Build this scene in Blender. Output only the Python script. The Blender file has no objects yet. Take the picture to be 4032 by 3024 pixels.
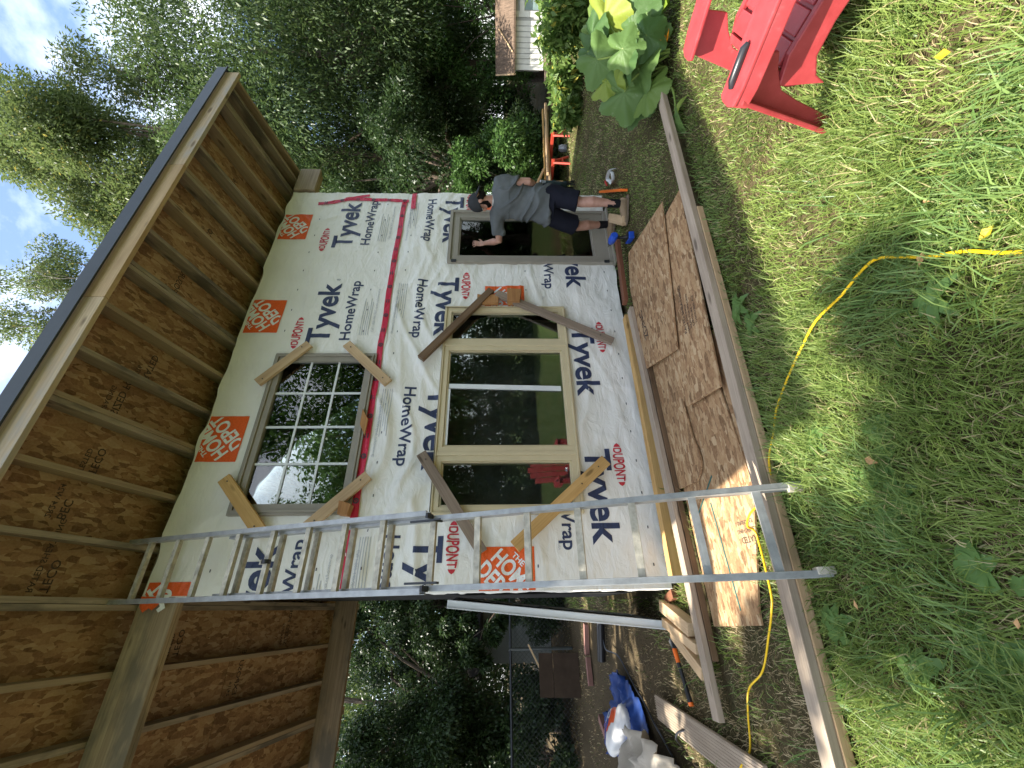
import bpy, bmesh, math, random
import numpy as np
from mathutils import Vector, Matrix, Quaternion, Euler
R_ = math.radians
random.seed(7); RNG = np.random.default_rng(11)
S = bpy.context.scene
COL = S.collection

# ------------------------------------------------------------------ camera, sky, sun, exposure
def cam_axes(yaw, pitch, roll):
    f = Vector((math.sin(yaw)*math.cos(pitch), math.cos(yaw)*math.cos(pitch), math.sin(pitch)))
    r = Vector((math.cos(yaw), -math.sin(yaw), 0)); u = r.cross(f)
    return r*math.cos(roll)+u*math.sin(roll), u*math.cos(roll)-r*math.sin(roll), f
cr, cu, cf = cam_axes(R_(28.959), R_(-1.594), R_(-0.1565))
cd = bpy.data.cameras.new('camera'); cam = bpy.data.objects.new('camera', cd); COL.objects.link(cam)
cd.sensor_width = 36; cd.lens = 1614.16/4032*36; cd.clip_start = 0.02; cd.clip_end = 2000
# the phone was held sideways: the picture's right is the world's down
X_ = -cu; Y_ = cr; Z_ = -cf
M = Matrix((X_, Y_, Z_)).transposed().to_4x4(); M.translation = (0, 0, 1.40)
cam.matrix_world = M
S.camera = cam

SUNV = Vector((-0.53, 0.184, 1.0)).normalized()
W = bpy.data.worlds.new('World'); S.world = W; W.use_nodes = True
wt = W.node_tree; wt.nodes.clear()
def wn(t, **k):
    n = wt.nodes.new(t)
    for a, b in k.items(): setattr(n, a, b)
    return n
sky = wn('ShaderNodeTexSky', sky_type='NISHITA', sun_disc=False)
sky.sun_elevation = math.asin(SUNV.z); sky.sun_rotation = math.atan2(SUNV.x, SUNV.y)
sky.air_density = 1.0; sky.dust_density = 1.2; sky.ozone_density = 1.2
tc = wn('ShaderNodeTexCoord'); mp = wn('ShaderNodeMapping'); mp.inputs['Scale'].default_value = (1.0, 1.0, 1.7)
nz = wn('ShaderNodeTexNoise'); nz.inputs['Scale'].default_value = 2.6; nz.inputs['Detail'].default_value = 9; nz.inputs['Roughness'].default_value = .56
rp = wn('ShaderNodeValToRGB'); rp.color_ramp.elements[0].position = .40; rp.color_ramp.elements[1].position = .60
mx = wn('ShaderNodeMix', data_type='RGBA'); mx.inputs['B'].default_value = (6.6, 6.9, 7.4, 1)
sm = wn('ShaderNodeMath', operation='MULTIPLY'); sm.inputs[1].default_value = .85
bg = wn('ShaderNodeBackground'); bg.inputs['Strength'].default_value = 0.14
wo = wn('ShaderNodeOutputWorld')
L = wt.links.new
L(tc.outputs['Generated'], mp.inputs['Vector']); L(mp.outputs['Vector'], nz.inputs['Vector']); L(nz.outputs['Fac'], rp.inputs['Fac'])
L(rp.outputs['Color'], sm.inputs[0]); L(sm.outputs[0], mx.inputs['Factor']); L(sky.outputs['Color'], mx.inputs['A']); L(mx.outputs['Result'], bg.inputs['Color'])
L(bg.outputs['Background'], wo.inputs['Surface'])
sd = bpy.data.lights.new('sun', 'SUN'); sd.energy = 4.4; sd.angle = R_(0.5); sd.color = (1.0, .94, .84)
so = bpy.data.objects.new('sun', sd); COL.objects.link(so); so.rotation_mode = 'QUATERNION'
so.rotation_quaternion = SUNV.to_track_quat('Z', 'Y'); so.location = SUNV*40
S.view_settings.view_transform = 'Standard'; S.view_settings.look = 'None'; S.view_settings.gamma = 1
S.view_settings.exposure = 1.58; S.view_settings.use_curve_mapping = False
S.render.engine = 'CYCLES'
S.cycles.max_bounces = 8; S.cycles.transparent_max_bounces = 12

# ------------------------------------------------------------------ helpers
def tag(o, label=None, cat=None, group=None, kind=None):
    if label: o['label'] = label
    if cat: o['category'] = cat
    if group: o['group'] = group
    if kind: o['kind'] = kind
    return o
def empty(name, loc, label=None, cat=None, group=None):
    o = bpy.data.objects.new(name, None); COL.objects.link(o); o.location = loc; o.empty_display_size = .1
    return tag(o, label, cat, group)
def link(name, me, m=None, parent=None, mw=None):
    o = bpy.data.objects.new(name, me); COL.objects.link(o)
    if m is not None:
        for q in (m if isinstance(m, (list, tuple)) else [m]): me.materials.append(q)
    if mw is not None: o.matrix_world = mw
    if parent is not None:
        p = parent; T = Matrix.Identity(4)
        o.parent = p
        loc = Vector(p.location)
        q = p
        o.matrix_parent_inverse = root_matrix(p).inverted()
        if mw is not None: o.matrix_basis = mw
    return o
def root_matrix(p):
    m = p.matrix_basis.copy()
    if p.parent is not None: m = root_matrix(p.parent) @ p.matrix_parent_inverse @ m
    return m
class MB:
    def __init__(s): s.v = []; s.f = []; s.mi = []
    def add(s, vs, fs, mi=0):
        k = len(s.v); s.v += [tuple(v) for v in vs]; s.f += [tuple(i+k for i in f) for f in fs]; s.mi += [mi]*len(fs)
    def box(s, lo, hi, mi=0):
        x0,y0,z0 = lo; x1,y1,z1 = hi
        s.add([(x0,y0,z0),(x1,y0,z0),(x1,y1,z0),(x0,y1,z0),(x0,y0,z1),(x1,y0,z1),(x1,y1,z1),(x0,y1,z1)],
              [(0,3,2,1),(4,5,6,7),(0,1,5,4),(1,2,6,5),(2,3,7,6),(3,0,4,7)], mi)
    def bar(s, p0, p1, w, t, up=(0,0,1), mi=0):
        p0 = Vector(p0); p1 = Vector(p1); d = (p1-p0).normalized(); up = Vector(up)
        a = d.cross(up).normalized()*(w/2); b = a.cross(d).normalized()*(t/2)
        vs = [p0-a-b, p0+a-b, p0+a+b, p0-a+b, p1-a-b, p1+a-b, p1+a+b, p1-a+b]
        s.add(vs, [(0,3,2,1),(4,5,6,7),(0,1,5,4),(1,2,6,5),(2,3,7,6),(3,0,4,7)], mi)
    def tube(s, pts, rad, n=8, mi=0, caps=True, ell=None):
        pts = [Vector(p) for p in pts]; N = len(pts)
        if not hasattr(rad, '__len__'): rad = [rad]*N
        rings = []; prev = None
        for i, p in enumerate(pts):
            d = (pts[min(i+1,N-1)]-pts[max(i-1,0)])
            d = d.normalized() if d.length > 1e-9 else Vector((0,0,1))
            if prev is None:
                a = d.orthogonal().normalized()
                if ell is not None:
                    a = Vector(ell); a = (a-d*a.dot(d)).normalized()
            else:
                a = prev-d*prev.dot(d); a = a.normalized() if a.length > 1e-6 else d.orthogonal().normalized()
            prev = a; b = d.cross(a)
            r = rad[i]; ra, rb = (r if hasattr(r, '__len__') else (r, r))
            rings.append([p+a*(ra*math.cos(2*math.pi*k/n))+b*(rb*math.sin(2*math.pi*k/n)) for k in range(n)])
        k0 = [v for r in rings for v in r]; fs = []
        for i in range(N-1):
            for k in range(n):
                fs.append((i*n+k, i*n+(k+1)%n, (i+1)*n+(k+1)%n, (i+1)*n+k))
        if caps: fs.append(tuple(range(n-1,-1,-1))); fs.append(tuple((N-1)*n+k for k in range(n)))
        s.add(k0, fs, mi)
    def ball(s, c, r, n=12, m=8, mi=0, rot=None):
        r = r if hasattr(r, '__len__') else (r,r,r); c = Vector(c); vs = []; fs = []
        for i in range(m+1):
            th = math.pi*i/m
            for k in range(n):
                ph = 2*math.pi*k/n
                q = Vector((r[0]*math.sin(th)*math.cos(ph), r[1]*math.sin(th)*math.sin(ph), r[2]*math.cos(th)))
                if rot is not None: q = rot @ q
                vs.append(c+q)
        for i in range(m):
            for k in range(n): fs.append((i*n+k, (i+1)*n+k, (i+1)*n+(k+1)%n, i*n+(k+1)%n))
        s.add(vs, fs, mi)
    def prism(s, poly, z0, z1, mi=0):
        n = len(poly); vs = [(x,y,z0) for x,y in poly]+[(x,y,z1) for x,y in poly]
        area = sum(poly[i][0]*poly[(i+1)%n][1]-poly[(i+1)%n][0]*poly[i][1] for i in range(n))
        up = tuple(range(n, 2*n)); dn = tuple(range(n-1,-1,-1))
        fs = [up, dn]+[(i, (i+1)%n, n+(i+1)%n, n+i) for i in range(n)]
        if area < 0: fs = [tuple(reversed(f)) for f in fs]
        s.add(vs, fs, mi)
    def mesh(s, name, smooth=False, bevel=0):
        me = bpy.data.meshes.new(name); me.from_pydata(s.v, [], s.f); me.update()
        if s.mi and max(s.mi): me.polygons.foreach_set('material_index', s.mi)
        bm = bmesh.new(); bm.from_mesh(me)
        bmesh.ops.remove_doubles(bm, verts=bm.verts, dist=1e-5)
        bmesh.ops.recalc_face_normals(bm, faces=bm.faces)
        if bevel:
            bmesh.ops.bevel(bm, geom=[e for e in bm.edges if len(e.link_faces) == 2 and e.calc_face_angle(0) > .6], offset=bevel, segments=2, affect='EDGES', profile=.6)
        bm.to_mesh(me); bm.free()
        if smooth:
            me.polygons.foreach_set('use_smooth', [True]*len(me.polygons))
            try: me.set_sharp_from_angle(angle=R_(40))
            except Exception: pass
        return me
    def build(s, name, m, parent=None, smooth=False, bevel=0, mw=None):
        return link(name, s.mesh(name, smooth, bevel), m, parent, mw)
def frame_mw(p0, p1, up=(0,0,1)):
    """matrix whose X runs from p0 to p1 (origin at the middle), Z near up"""
    p0 = Vector(p0); p1 = Vector(p1); x = (p1-p0).normalized(); z = Vector(up); z = (z-x*z.dot(x)).normalized(); y = z.cross(x)
    m = Matrix((x,y,z)).transposed().to_4x4(); m.translation = (p0+p1)/2
    return m, (p1-p0).length
def board(name, p0, p1, w, t, m, parent=None, up=(0,0,1), bevel=.003, warp=0):
    mw, Ln = frame_mw(p0, p1, up)
    mb = MB(); n = 8 if warp else 1
    for i in range(n):
        pass
    mb.box((-Ln/2,-w/2,-t/2), (Ln/2,w/2,t/2))
    me = mb.mesh(name, bevel=bevel)
    return link(name, me, m, parent, mw)
def fast_mesh(name, V, faces4=None, faces3=None, smooth=False):
    """numpy quads / tris to a mesh"""
    me = bpy.data.meshes.new(name); V = np.asarray(V, np.float32)
    me.vertices.add(len(V)); me.vertices.foreach_set('co', V.ravel())
    loops = []; starts = []; tot = 0
    if faces4 is not None and len(faces4):
        f = np.asarray(faces4, np.int32); loops.append(f.ravel()); starts.append(np.arange(len(f))*4+tot); tot += f.size
    if faces3 is not None and len(faces3):
        f = np.asarray(faces3, np.int32); loops.append(f.ravel()); starts.append(np.arange(len(f))*3+tot); tot += f.size
    lp = np.concatenate(loops); st = np.concatenate(starts)
    me.loops.add(len(lp)); me.loops.foreach_set('vertex_index', lp)
    me.polygons.add(len(st)); me.polygons.foreach_set('loop_start', st.astype(np.int32))
    me.update(calc_edges=True); me.validate()
    if smooth: me.polygons.foreach_set('use_smooth', np.ones(len(st), bool))
    return me
def hash2(ix, iy, s):
    h = (ix*374761393 + iy*668265263 + s*1274126177) & 0xffffffff
    h = ((h ^ (h >> 13))*1274126177) & 0xffffffff
    return ((h ^ (h >> 16)) & 0xffff)/65535.0
def vnoise(x, y, s=0):
    x = np.asarray(x, float); y = np.asarray(y, float)
    ix = np.floor(x).astype(np.int64); iy = np.floor(y).astype(np.int64); fx = x-ix; fy = y-iy
    u = fx*fx*fx*(fx*(fx*6-15)+10); v = fy*fy*fy*(fy*(fy*6-15)+10)
    a = hash2(ix,iy,s); b = hash2(ix+1,iy,s); c = hash2(ix,iy+1,s); d = hash2(ix+1,iy+1,s)
    return (a*(1-u)+b*u)*(1-v)+(c*(1-u)+d*u)*v

# ------------------------------------------------------------------ materials
class NT:
    def __init__(s, name):
        s.m = bpy.data.materials.new(name); s.m.use_nodes = True; s.t = s.m.node_tree
        s.b = s.t.nodes['Principled BSDF']; s.out = s.t.nodes['Material Output']
    def n(s, typ, ins=None, **k):
        q = s.t.nodes.new(typ)
        for a, b in k.items(): setattr(q, a, b)
        for a, b in (ins or {}).items():
            if hasattr(b, 'links') or isinstance(b, bpy.types.NodeSocket): s.t.links.new(b, q.inputs[a])
            else: q.inputs[a].default_value = b
        return q
    def l(s, a, b): s.t.links.new(a, b)
    def ramp(s, fac, stops, interp='LINEAR'):
        r = s.t.nodes.new('ShaderNodeValToRGB'); e = r.color_ramp; e.interpolation = interp
        while len(e.elements) < len(stops): e.elements.new(.5)
        for q, (p, c) in zip(e.elements, stops): q.position = p; q.color = (*c, 1) if len(c) == 3 else c
        s.l(fac, r.inputs['Fac']); return r.outputs['Color']
    def mix(s, f, a, b, mode='MIX'):
        q = s.t.nodes.new('ShaderNodeMix'); q.data_type = 'RGBA'; q.blend_type = mode
        for nm, v in (('Factor', f), ('A', a), ('B', b)):
            sk = [i for i in q.inputs if i.name == nm and (i.type == 'VALUE' if nm == 'Factor' else i.type == 'RGBA')][0]
            if isinstance(v, bpy.types.NodeSocket): s.l(v, sk)
            else: sk.default_value = v if nm == 'Factor' else ((*v, 1) if len(v) == 3 else v)
        return [o for o in q.outputs if o.type == 'RGBA'][0]
    def math(s, op, a, b=0, clamp=False):
        q = s.t.nodes.new('ShaderNodeMath'); q.operation = op; q.use_clamp = clamp
        for i, v in enumerate((a, b)):
            if isinstance(v, bpy.types.NodeSocket): s.l(v, q.inputs[i])
            else: q.inputs[i].default_value = v
        return q.outputs[0]
    def coord(s, kind='Object', scale=(1,1,1), rot=(0,0,0), rnd=True):
        c = s.n('ShaderNodeTexCoord'); v = c.outputs[kind]
        if rnd:
            oi = s.n('ShaderNodeObjectInfo'); mu = s.math('MULTIPLY', oi.outputs['Random'], 37.0)
            va = s.n('ShaderNodeVectorMath', operation='ADD'); s.l(v, va.inputs[0]); s.l(mu, va.inputs[1]); v = va.outputs[0]
        mpn = s.n('ShaderNodeMapping'); s.l(v, mpn.inputs['Vector']); mpn.inputs['Scale'].default_value = scale; mpn.inputs['Rotation'].default_value = rot
        return mpn.outputs['Vector']
    def noise(s, vec, scale, detail=4, rough=.5, dist=0):
        q = s.n('ShaderNodeTexNoise'); s.l(vec, q.inputs['Vector']); q.inputs['Scale'].default_value = scale
        q.inputs['Detail'].default_value = detail; q.inputs['Roughness'].default_value = rough; q.inputs['Distortion'].default_value = dist
        return q.outputs['Fac']
    def bump(s, h, st=.3, dist=.01):
        q = s.n('ShaderNodeBump'); s.l(h, q.inputs['Height']); q.inputs['Strength'].default_value = st; q.inputs['Distance'].default_value = dist
        s.l(q.outputs['Normal'], s.b.inputs['Normal'])
    def base(s, c, rough=.6, spec=.4, metal=0):
        if isinstance(c, bpy.types.NodeSocket): s.l(c, s.b.inputs['Base Color'])
        else: s.b.inputs['Base Color'].default_value = (*c, 1)
        s.b.inputs['Roughness'].default_value = rough; s.b.inputs['Specular IOR Level'].default_value = spec; s.b.inputs['Metallic'].default_value = metal
        return s.m
def plain(name, c, rough=.6, spec=.4, metal=0, var=.15, scale=6, bump=0):
    q = NT(name); v = q.coord(); f = q.noise(v, scale, 5, .6)
    d = tuple(x*(1-var) for x in c); e = tuple(min(1, x*(1+var)) for x in c)
    m = q.base(q.ramp(f, [(.3, d), (.7, e)]), rough, spec, metal)
    if bump: q.bump(q.noise(v, scale*12, 4, .6), bump, .004)
    return m
def wood(name, light, dark, grey=0, knots=True, rough=.72, stain=None):
    q = NT(name); v = q.coord(scale=(1.6, 26, 26)); g = q.noise(v, 1.0, 6, .62, .6)
    v2 = q.coord(scale=(.5, 90, 90)); g2 = q.noise(v2, 1.0, 3, .7)
    c = q.ramp(g, [(.3, dark), (.5, tuple((a+b)/2 for a, b in zip(light, dark))), (.68, light)])
    c = q.mix(.35, c, q.ramp(g2, [(.3, tuple(x*.55 for x in dark)), (.6, light)]))
    v3 = q.coord(scale=(3, 9, 9)); b = q.noise(v3, .6, 4, .6)
    if stain: c = q.mix(q.math('MULTIPLY', q.ramp(b, [(.48, (0,0,0)), (.62, (1,1,1))]), .8), c, stain)
    else: c = q.mix(.4, c, q.ramp(b, [(.3, tuple(x*.6 for x in dark)), (.75, light)]), 'MULTIPLY' if False else 'MIX')
    if knots:
        vk = q.coord(scale=(2.4, 8, 8)); k = q.n('ShaderNodeTexVoronoi'); q.l(vk, k.inputs['Vector']); k.inputs['Scale'].default_value = 1.0
        kf = q.ramp(k.outputs['Distance'], [(.08, (1,1,1)), (.16, (0,0,0))])
        c = q.mix(q.math('MULTIPLY', kf, .75), c, tuple(x*.35 for x in dark))
    m = q.base(c, rough, .25); q.bump(g2, .25, .003)
    return m
def osb(name, tint=(1,1,1), flake=1.0):
    q = NT(name); v = q.coord(rnd=True)
    wob = q.n('ShaderNodeTexNoise'); q.l(v, wob.inputs['Vector']); wob.inputs['Scale'].default_value = 9; wob.inputs['Detail'].default_value = 2
    def layer(rot, sc, ofs):
        mpn = q.n('ShaderNodeMapping'); q.l(v, mpn.inputs['Vector']); mpn.inputs['Rotation'].default_value = (0, 0, rot); mpn.inputs['Scale'].default_value = (sc*.40, sc, sc); mpn.inputs['Location'].default_value = (ofs, ofs*.3, 0)
        mm = q.n('ShaderNodeMix', data_type='VECTOR'); 
        va = q.n('ShaderNodeVectorMath', operation='MULTIPLY_ADD'); q.l(wob.outputs['Color'], va.inputs[0]); va.inputs[1].default_value = (.9,.9,.9); q.l(mpn.outputs[0], va.inputs[2])
        vo = q.n('ShaderNodeTexVoronoi', feature='F1'); q.l(va.outputs[0], vo.inputs['Vector']); vo.inputs['Scale'].default_value = 1.0; vo.inputs['Randomness'].default_value = 1
        sp = q.n('ShaderNodeSeparateColor'); q.l(vo.outputs['Color'], sp.inputs[0])
        return sp.outputs[0], sp.outputs[1], vo.outputs['Distance']
    k = 34*flake
    a = layer(.2, k, 0); b = layer(1.15, k*1.15, 4.1); d = layer(-.75, k*.8, 9.7)
    T = lambda c: tuple(x*y for x, y in zip(c, tint))
    stops = [(0, T((.16,.075,.03))), (.25, T((.33,.17,.075))), (.55, T((.46,.27,.125))), (.8, T((.56,.36,.18))), (1, T((.66,.47,.26)))]
    ca = q.ramp(a[0], stops); cb = q.ramp(b[0], stops); cc = q.ramp(d[0], stops)
    c = q.mix(q.math('GREATER_THAN', b[1], .55), ca, cb); c = q.mix(q.math('GREATER_THAN', d[1], .66), c, cc)
    fine = q.noise(v, 60, 4, .7); big = q.noise(v, 1.6, 4, .6)
    c = q.mix(.30, c, q.ramp(fine, [(.3, T((.18,.09,.04))), (.7, T((.62,.42,.22)))]))
    c = q.mix(.35, c, q.ramp(big, [(.35, (.55,.5,.45)), (.65, (1.25,1.2,1.15))]), 'MULTIPLY')
    m = q.base(c, .75, .25)
    hh = q.math('ADD', a[0], q.math('MULTIPLY', fine, .6)); q.bump(hh, .35, .003)
    return m
def leafmat(name, lo, hi, trans=.45, rough=.45, dry=None, dryamt=.0, spec=.35):
    q = NT(name); g = q.n('ShaderNodeNewGeometry'); c = q.ramp(g.outputs['Random Per Island'], [(0, lo), (1, hi)])
    if dry: c = q.mix(q.math('LESS_THAN', q.math('FRACT', q.math('MULTIPLY', g.outputs['Random Per Island'], 53.7)), dryamt), c, dry)
    q.base(c, rough, spec)
    tr = q.n('ShaderNodeBsdfTranslucent'); q.l(q.mix(.5, c, (1,1,.35), 'MULTIPLY') if False else c, tr.inputs['Color'])
    ms = q.n('ShaderNodeMixShader'); ms.inputs[0].default_value = trans
    q.l(q.b.outputs[0], ms.inputs[1]); q.l(tr.outputs[0], ms.inputs[2]); q.l(ms.outputs[0], q.out.inputs['Surface'])
    return q.m
def glass(name, tint=(.9,.95,.93), ior=1.85):
    q = NT(name); t = q.n('ShaderNodeBsdfTransparent'); t.inputs[0].default_value = (*tint, 1)
    g = q.n('ShaderNodeBsdfGlossy'); g.inputs['Roughness'].default_value = .0; g.inputs['Color'].default_value = (.95,.97,.97,1)
    v = q.coord(rnd=False); 
    bp = q.n('ShaderNodeBump'); bp.inputs['Strength'].default_value = .02; bp.inputs['Distance'].default_value = .05; q.l(q.noise(v, 2.2, 1, .4), bp.inputs['Height']); q.l(bp.outputs[0], g.inputs['Normal'])
    f = q.n('ShaderNodeFresnel'); f.inputs['IOR'].default_value = ior
    ms = q.n('ShaderNodeMixShader'); q.l(f.outputs[0], ms.inputs[0]); q.l(t.outputs[0], ms.inputs[1]); q.l(g.outputs[0], ms.inputs[2]); q.l(ms.outputs[0], q.out.inputs['Surface'])
    return q.m

PINE = wood('new pine', (.68,.50,.30), (.45,.28,.14))
PINE_Y = wood('yellow pine', (.70,.45,.18), (.46,.25,.07))
GREYW = wood('weathered grey board', (.53,.43,.32), (.25,.185,.13))
GREYBR = wood('grey brown board', (.36,.28,.21), (.15,.105,.07))
DARKBR = wood('dark brown board', (.25,.155,.085), (.085,.05,.028), rough=.5)
REDBR = wood('red brown stained board', (.26,.105,.055), (.11,.042,.022))
RAFT = wood('rafter wood', (.40,.335,.265), (.235,.185,.14), stain=(.10,.088,.078))
RAFTL = wood('pale rafter wood', (.46,.36,.255), (.28,.20,.13))
FASC = wood('fascia wood', (.64,.50,.33), (.42,.29,.17), stain=(.40,.36,.32))
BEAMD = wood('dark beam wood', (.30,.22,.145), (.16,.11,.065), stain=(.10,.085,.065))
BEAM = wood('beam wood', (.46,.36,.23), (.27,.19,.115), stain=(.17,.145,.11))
OSB = osb('osb sheet', (.84,.87,.92), 1.15); OSBD = osb('osb roof sheathing', (.80,.82,.90), .95)
def wrapmat():
    q = NT('house wrap'); v = q.coord('Object', rnd=False); f = q.noise(v, 3, 4, .6)
    q.base(q.ramp(f, [(.3, (.80,.78,.70)), (.7, (.87,.85,.78))]), .42, .45)
    h = q.noise(q.coord('Object', (2,2,5), rnd=False), 2.2, 4, .5, 1.6)
    q.bump(h, .38, .03); return q.m
WRAP = wrapmat()
def printmat(name, c):
    q = NT(name); v = q.coord('Object', rnd=False); f = q.noise(v, 90, 3, .6)
    q.base(q.ramp(f, [(.3, c), (.75, tuple(min(1, x*1.25+.02) for x in c))]), .45, .4)
    h = q.noise(q.coord('Object', (2,2,5), rnd=False), 2.2, 4, .5, 1.6); q.bump(h, .5, .03); return q.m
NAVY = printmat('navy print', (.022,.034,.085)); RED = printmat('red print', (.50,.025,.04)); ORANGE = printmat('orange print', (.72,.10,.008)); GREYP = printmat('grey print', (.42,.43,.44)); INK = printmat('dark ink', (.04,.04,.05)); WHITEP = printmat('white print', (.74,.74,.70))
TAPE = printmat('red tape', (.52,.012,.05))
TAUPE = plain('taupe window frame', (.30,.27,.215), .5, .4, var=.06, bump=.05)
CREAM = plain('cream window frame', (.60,.51,.32), .45, .4, var=.06, bump=.05)
WHITEF = plain('white vinyl', (.72,.74,.73), .4, .4, var=.05)
GLASS = glass('window glass'); GLASSD = glass('clear pane glass', (.92,.96,.94), 1.62)
ALU = plain('worn aluminium', (.36,.365,.35), .45, .5, .5, var=.22, scale=14, bump=.15)
ALUD = plain('grimy aluminium rung', (.46,.42,.33), .55, .4, .15, var=.35, scale=22, bump=.2)
BLACKM = plain('black metal', (.018,.021,.024), .42, .5, 0, var=.2)
ROOFM = plain('charcoal drip edge', (.035,.045,.05), .45, .5, .2, var=.12)
BLACKP = plain('black plastic', (.015,.015,.017), .35, .5)
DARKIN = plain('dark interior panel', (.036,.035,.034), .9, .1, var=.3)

# ------------------------------------------------------------------ the shed
YW = 3.6
shed = empty('timber_shed', (2.5, YW, 0), 'unfinished timber lean-to shed with white printed house wrap, salvaged windows and an open rafter roof', 'shed')
SL = math.tan(R_(11.56))
def roofz(y, d=0): return 4.18-SL*(y-YW)+d/math.cos(R_(11.56))
nrm = Vector((0, SL, 1)).normalized()
# rafters
def rafter(x, m, y0=2.469, y1=6.95, t=.038):
    p0 = Vector((x, y0, roofz(y0)))+nrm*.07; p1 = Vector((x, y1, roofz(y1)))+nrm*.07
    return board('rafter', p0, p1, t, .14, m, shed, up=nrm, bevel=.002)
dbl = {-1.15, .066, 1.30, 2.50, 3.72, 4.92}
for i, x in enumerate([-1.52, -1.15, -.74, -.355, .066, .48, .89, 1.30, 1.70, 2.10, 2.50, 2.91, 3.32, 3.72, 4.13, 4.53, 4.92, 5.20]):
    rafter(x, RAFT if i % 3 else RAFTL)
    if x in dbl: rafter(x+.041, RAFTL if i % 2 else RAFT)
rr = rafter(5.378, RAFTL, 2.43)
# sheathing in sheets 1.22 wide, roof sheet, fascia, drip edge
ys = [(2.43, 4.86), (4.866, 6.98)]
xs = [-1.62, -1.13, .085, 1.32, 2.52, 3.74, 4.94, 5.40]
k = 0
for a, b in zip(xs[:-1], xs[1:]):
    for (y0, y1) in ys:
        c0 = Vector(((a+b)/2, y0, roofz(y0)))+nrm*.1475; c1 = Vector(((a+b)/2, y1, roofz(y1)))+nrm*.1475
        board('roof_sheathing', c0, c1, b-a-.004, .012, OSBD, shed, up=nrm, bevel=0)
mb = MB(); y0, y1 = 2.40, 7.02
P = lambda x, y, d: tuple(Vector((x, y, roofz(y)))+nrm*d)
mb.add([P(-1.66,y0,.156), P(5.44,y0,.156), P(5.44,y1,.156), P(-1.66,y1,.156), P(-1.66,y0,.170), P(5.44,y0,.170), P(5.44,y1,.170), P(-1.66,y1,.170)],
       [(0,3,2,1),(4,5,6,7),(0,1,5,4),(1,2,6,5),(2,3,7,6),(3,0,4,7)])
zt = roofz(2.40)+.170/math.cos(R_(11.56))
mb.box((-1.66, 2.399, zt-.118), (5.445, 2.408, zt-.003)); mb.box((-1.66,2.386,zt-.127), (5.445,2.399,zt-.117))
mb.box((5.441, 2.41, zt-.10), (5.448, 2.45, zt-.008))
mb.build('roof_covering', ROOFM, shed)
for a, b, m in ((-1.6, 2.1, FASC), (2.104, 3.7, PINE), (3.704, 5.40, FASC)):
    board('fascia', (a, 2.449, 4.44), (b, 2.449, 4.44), .038, .17, m, shed, bevel=.003)
# beams
for (y, m) in ((3.63, BEAM), (3.669, BEAM)):
    board('front_beam', (-1.92, y, 4.017), (5.36 if y < 3.65 else 5.34, y, 4.017), .037, .286, m, shed)
board('beam_end_block', (4.93, 3.585, 4.0), (5.365, 3.585, 4.0), .037, .27, GREYW, shed)
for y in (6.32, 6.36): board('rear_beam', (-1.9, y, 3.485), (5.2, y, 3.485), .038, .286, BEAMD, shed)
for x in (-1.82,):
    board('post', (x, 3.65, 0), (x, 3.65, 3.87), .13, .13, BEAM, shed, up=(0,1,0)); board('post', (x, 6.34, 0), (x, 6.34, 3.34), .13, .13, BEAM, shed, up=(0,1,0))
# side and rear walls, floor, sheathing behind the wrap
WL, WR = .135, 4.895
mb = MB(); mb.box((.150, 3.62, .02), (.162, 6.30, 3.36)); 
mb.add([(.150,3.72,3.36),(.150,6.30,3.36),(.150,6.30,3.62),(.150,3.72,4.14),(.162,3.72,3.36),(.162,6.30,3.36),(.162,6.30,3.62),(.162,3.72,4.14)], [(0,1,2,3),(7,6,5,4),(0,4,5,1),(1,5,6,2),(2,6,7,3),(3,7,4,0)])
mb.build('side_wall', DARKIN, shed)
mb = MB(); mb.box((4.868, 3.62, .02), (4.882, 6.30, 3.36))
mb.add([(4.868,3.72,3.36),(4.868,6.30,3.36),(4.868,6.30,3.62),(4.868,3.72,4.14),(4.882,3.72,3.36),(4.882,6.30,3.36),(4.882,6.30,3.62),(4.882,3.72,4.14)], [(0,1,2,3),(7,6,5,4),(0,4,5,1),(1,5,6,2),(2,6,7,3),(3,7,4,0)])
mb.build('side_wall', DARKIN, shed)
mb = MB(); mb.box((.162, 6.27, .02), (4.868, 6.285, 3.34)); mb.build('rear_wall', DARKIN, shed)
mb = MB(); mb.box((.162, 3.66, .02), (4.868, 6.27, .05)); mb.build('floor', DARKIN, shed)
# openings (x0,x1,z0,z1) cut from wrap and sheathing
OPEN = [(.78, 2.27, 2.73, 3.62), (.78, 2.88, .75, 1.94), (3.68, 4.46, .11, 1.97)]
def in_open(x, z): return any(a < x < b and c < z < d for a, b, c, d in OPEN)
def wall_cells(y0, y1, name, m):
    xsx = sorted({.165, 4.865, *[v for o in OPEN for v in o[:2]]}); zz = sorted({.04, 3.86, *[v for o in OPEN for v in o[2:]]})
    mb = MB()
    for a, b in zip(xsx[:-1], xsx[1:]):
        for c, d in zip(zz[:-1], zz[1:]):
            if not in_open((a+b)/2, (c+d)/2): mb.box((a, y0, c), (b, y1, d))
    return mb.build(name, m, shed)
wall_cells(3.612, 3.624, 'wall_sheathing', OSB)

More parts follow.
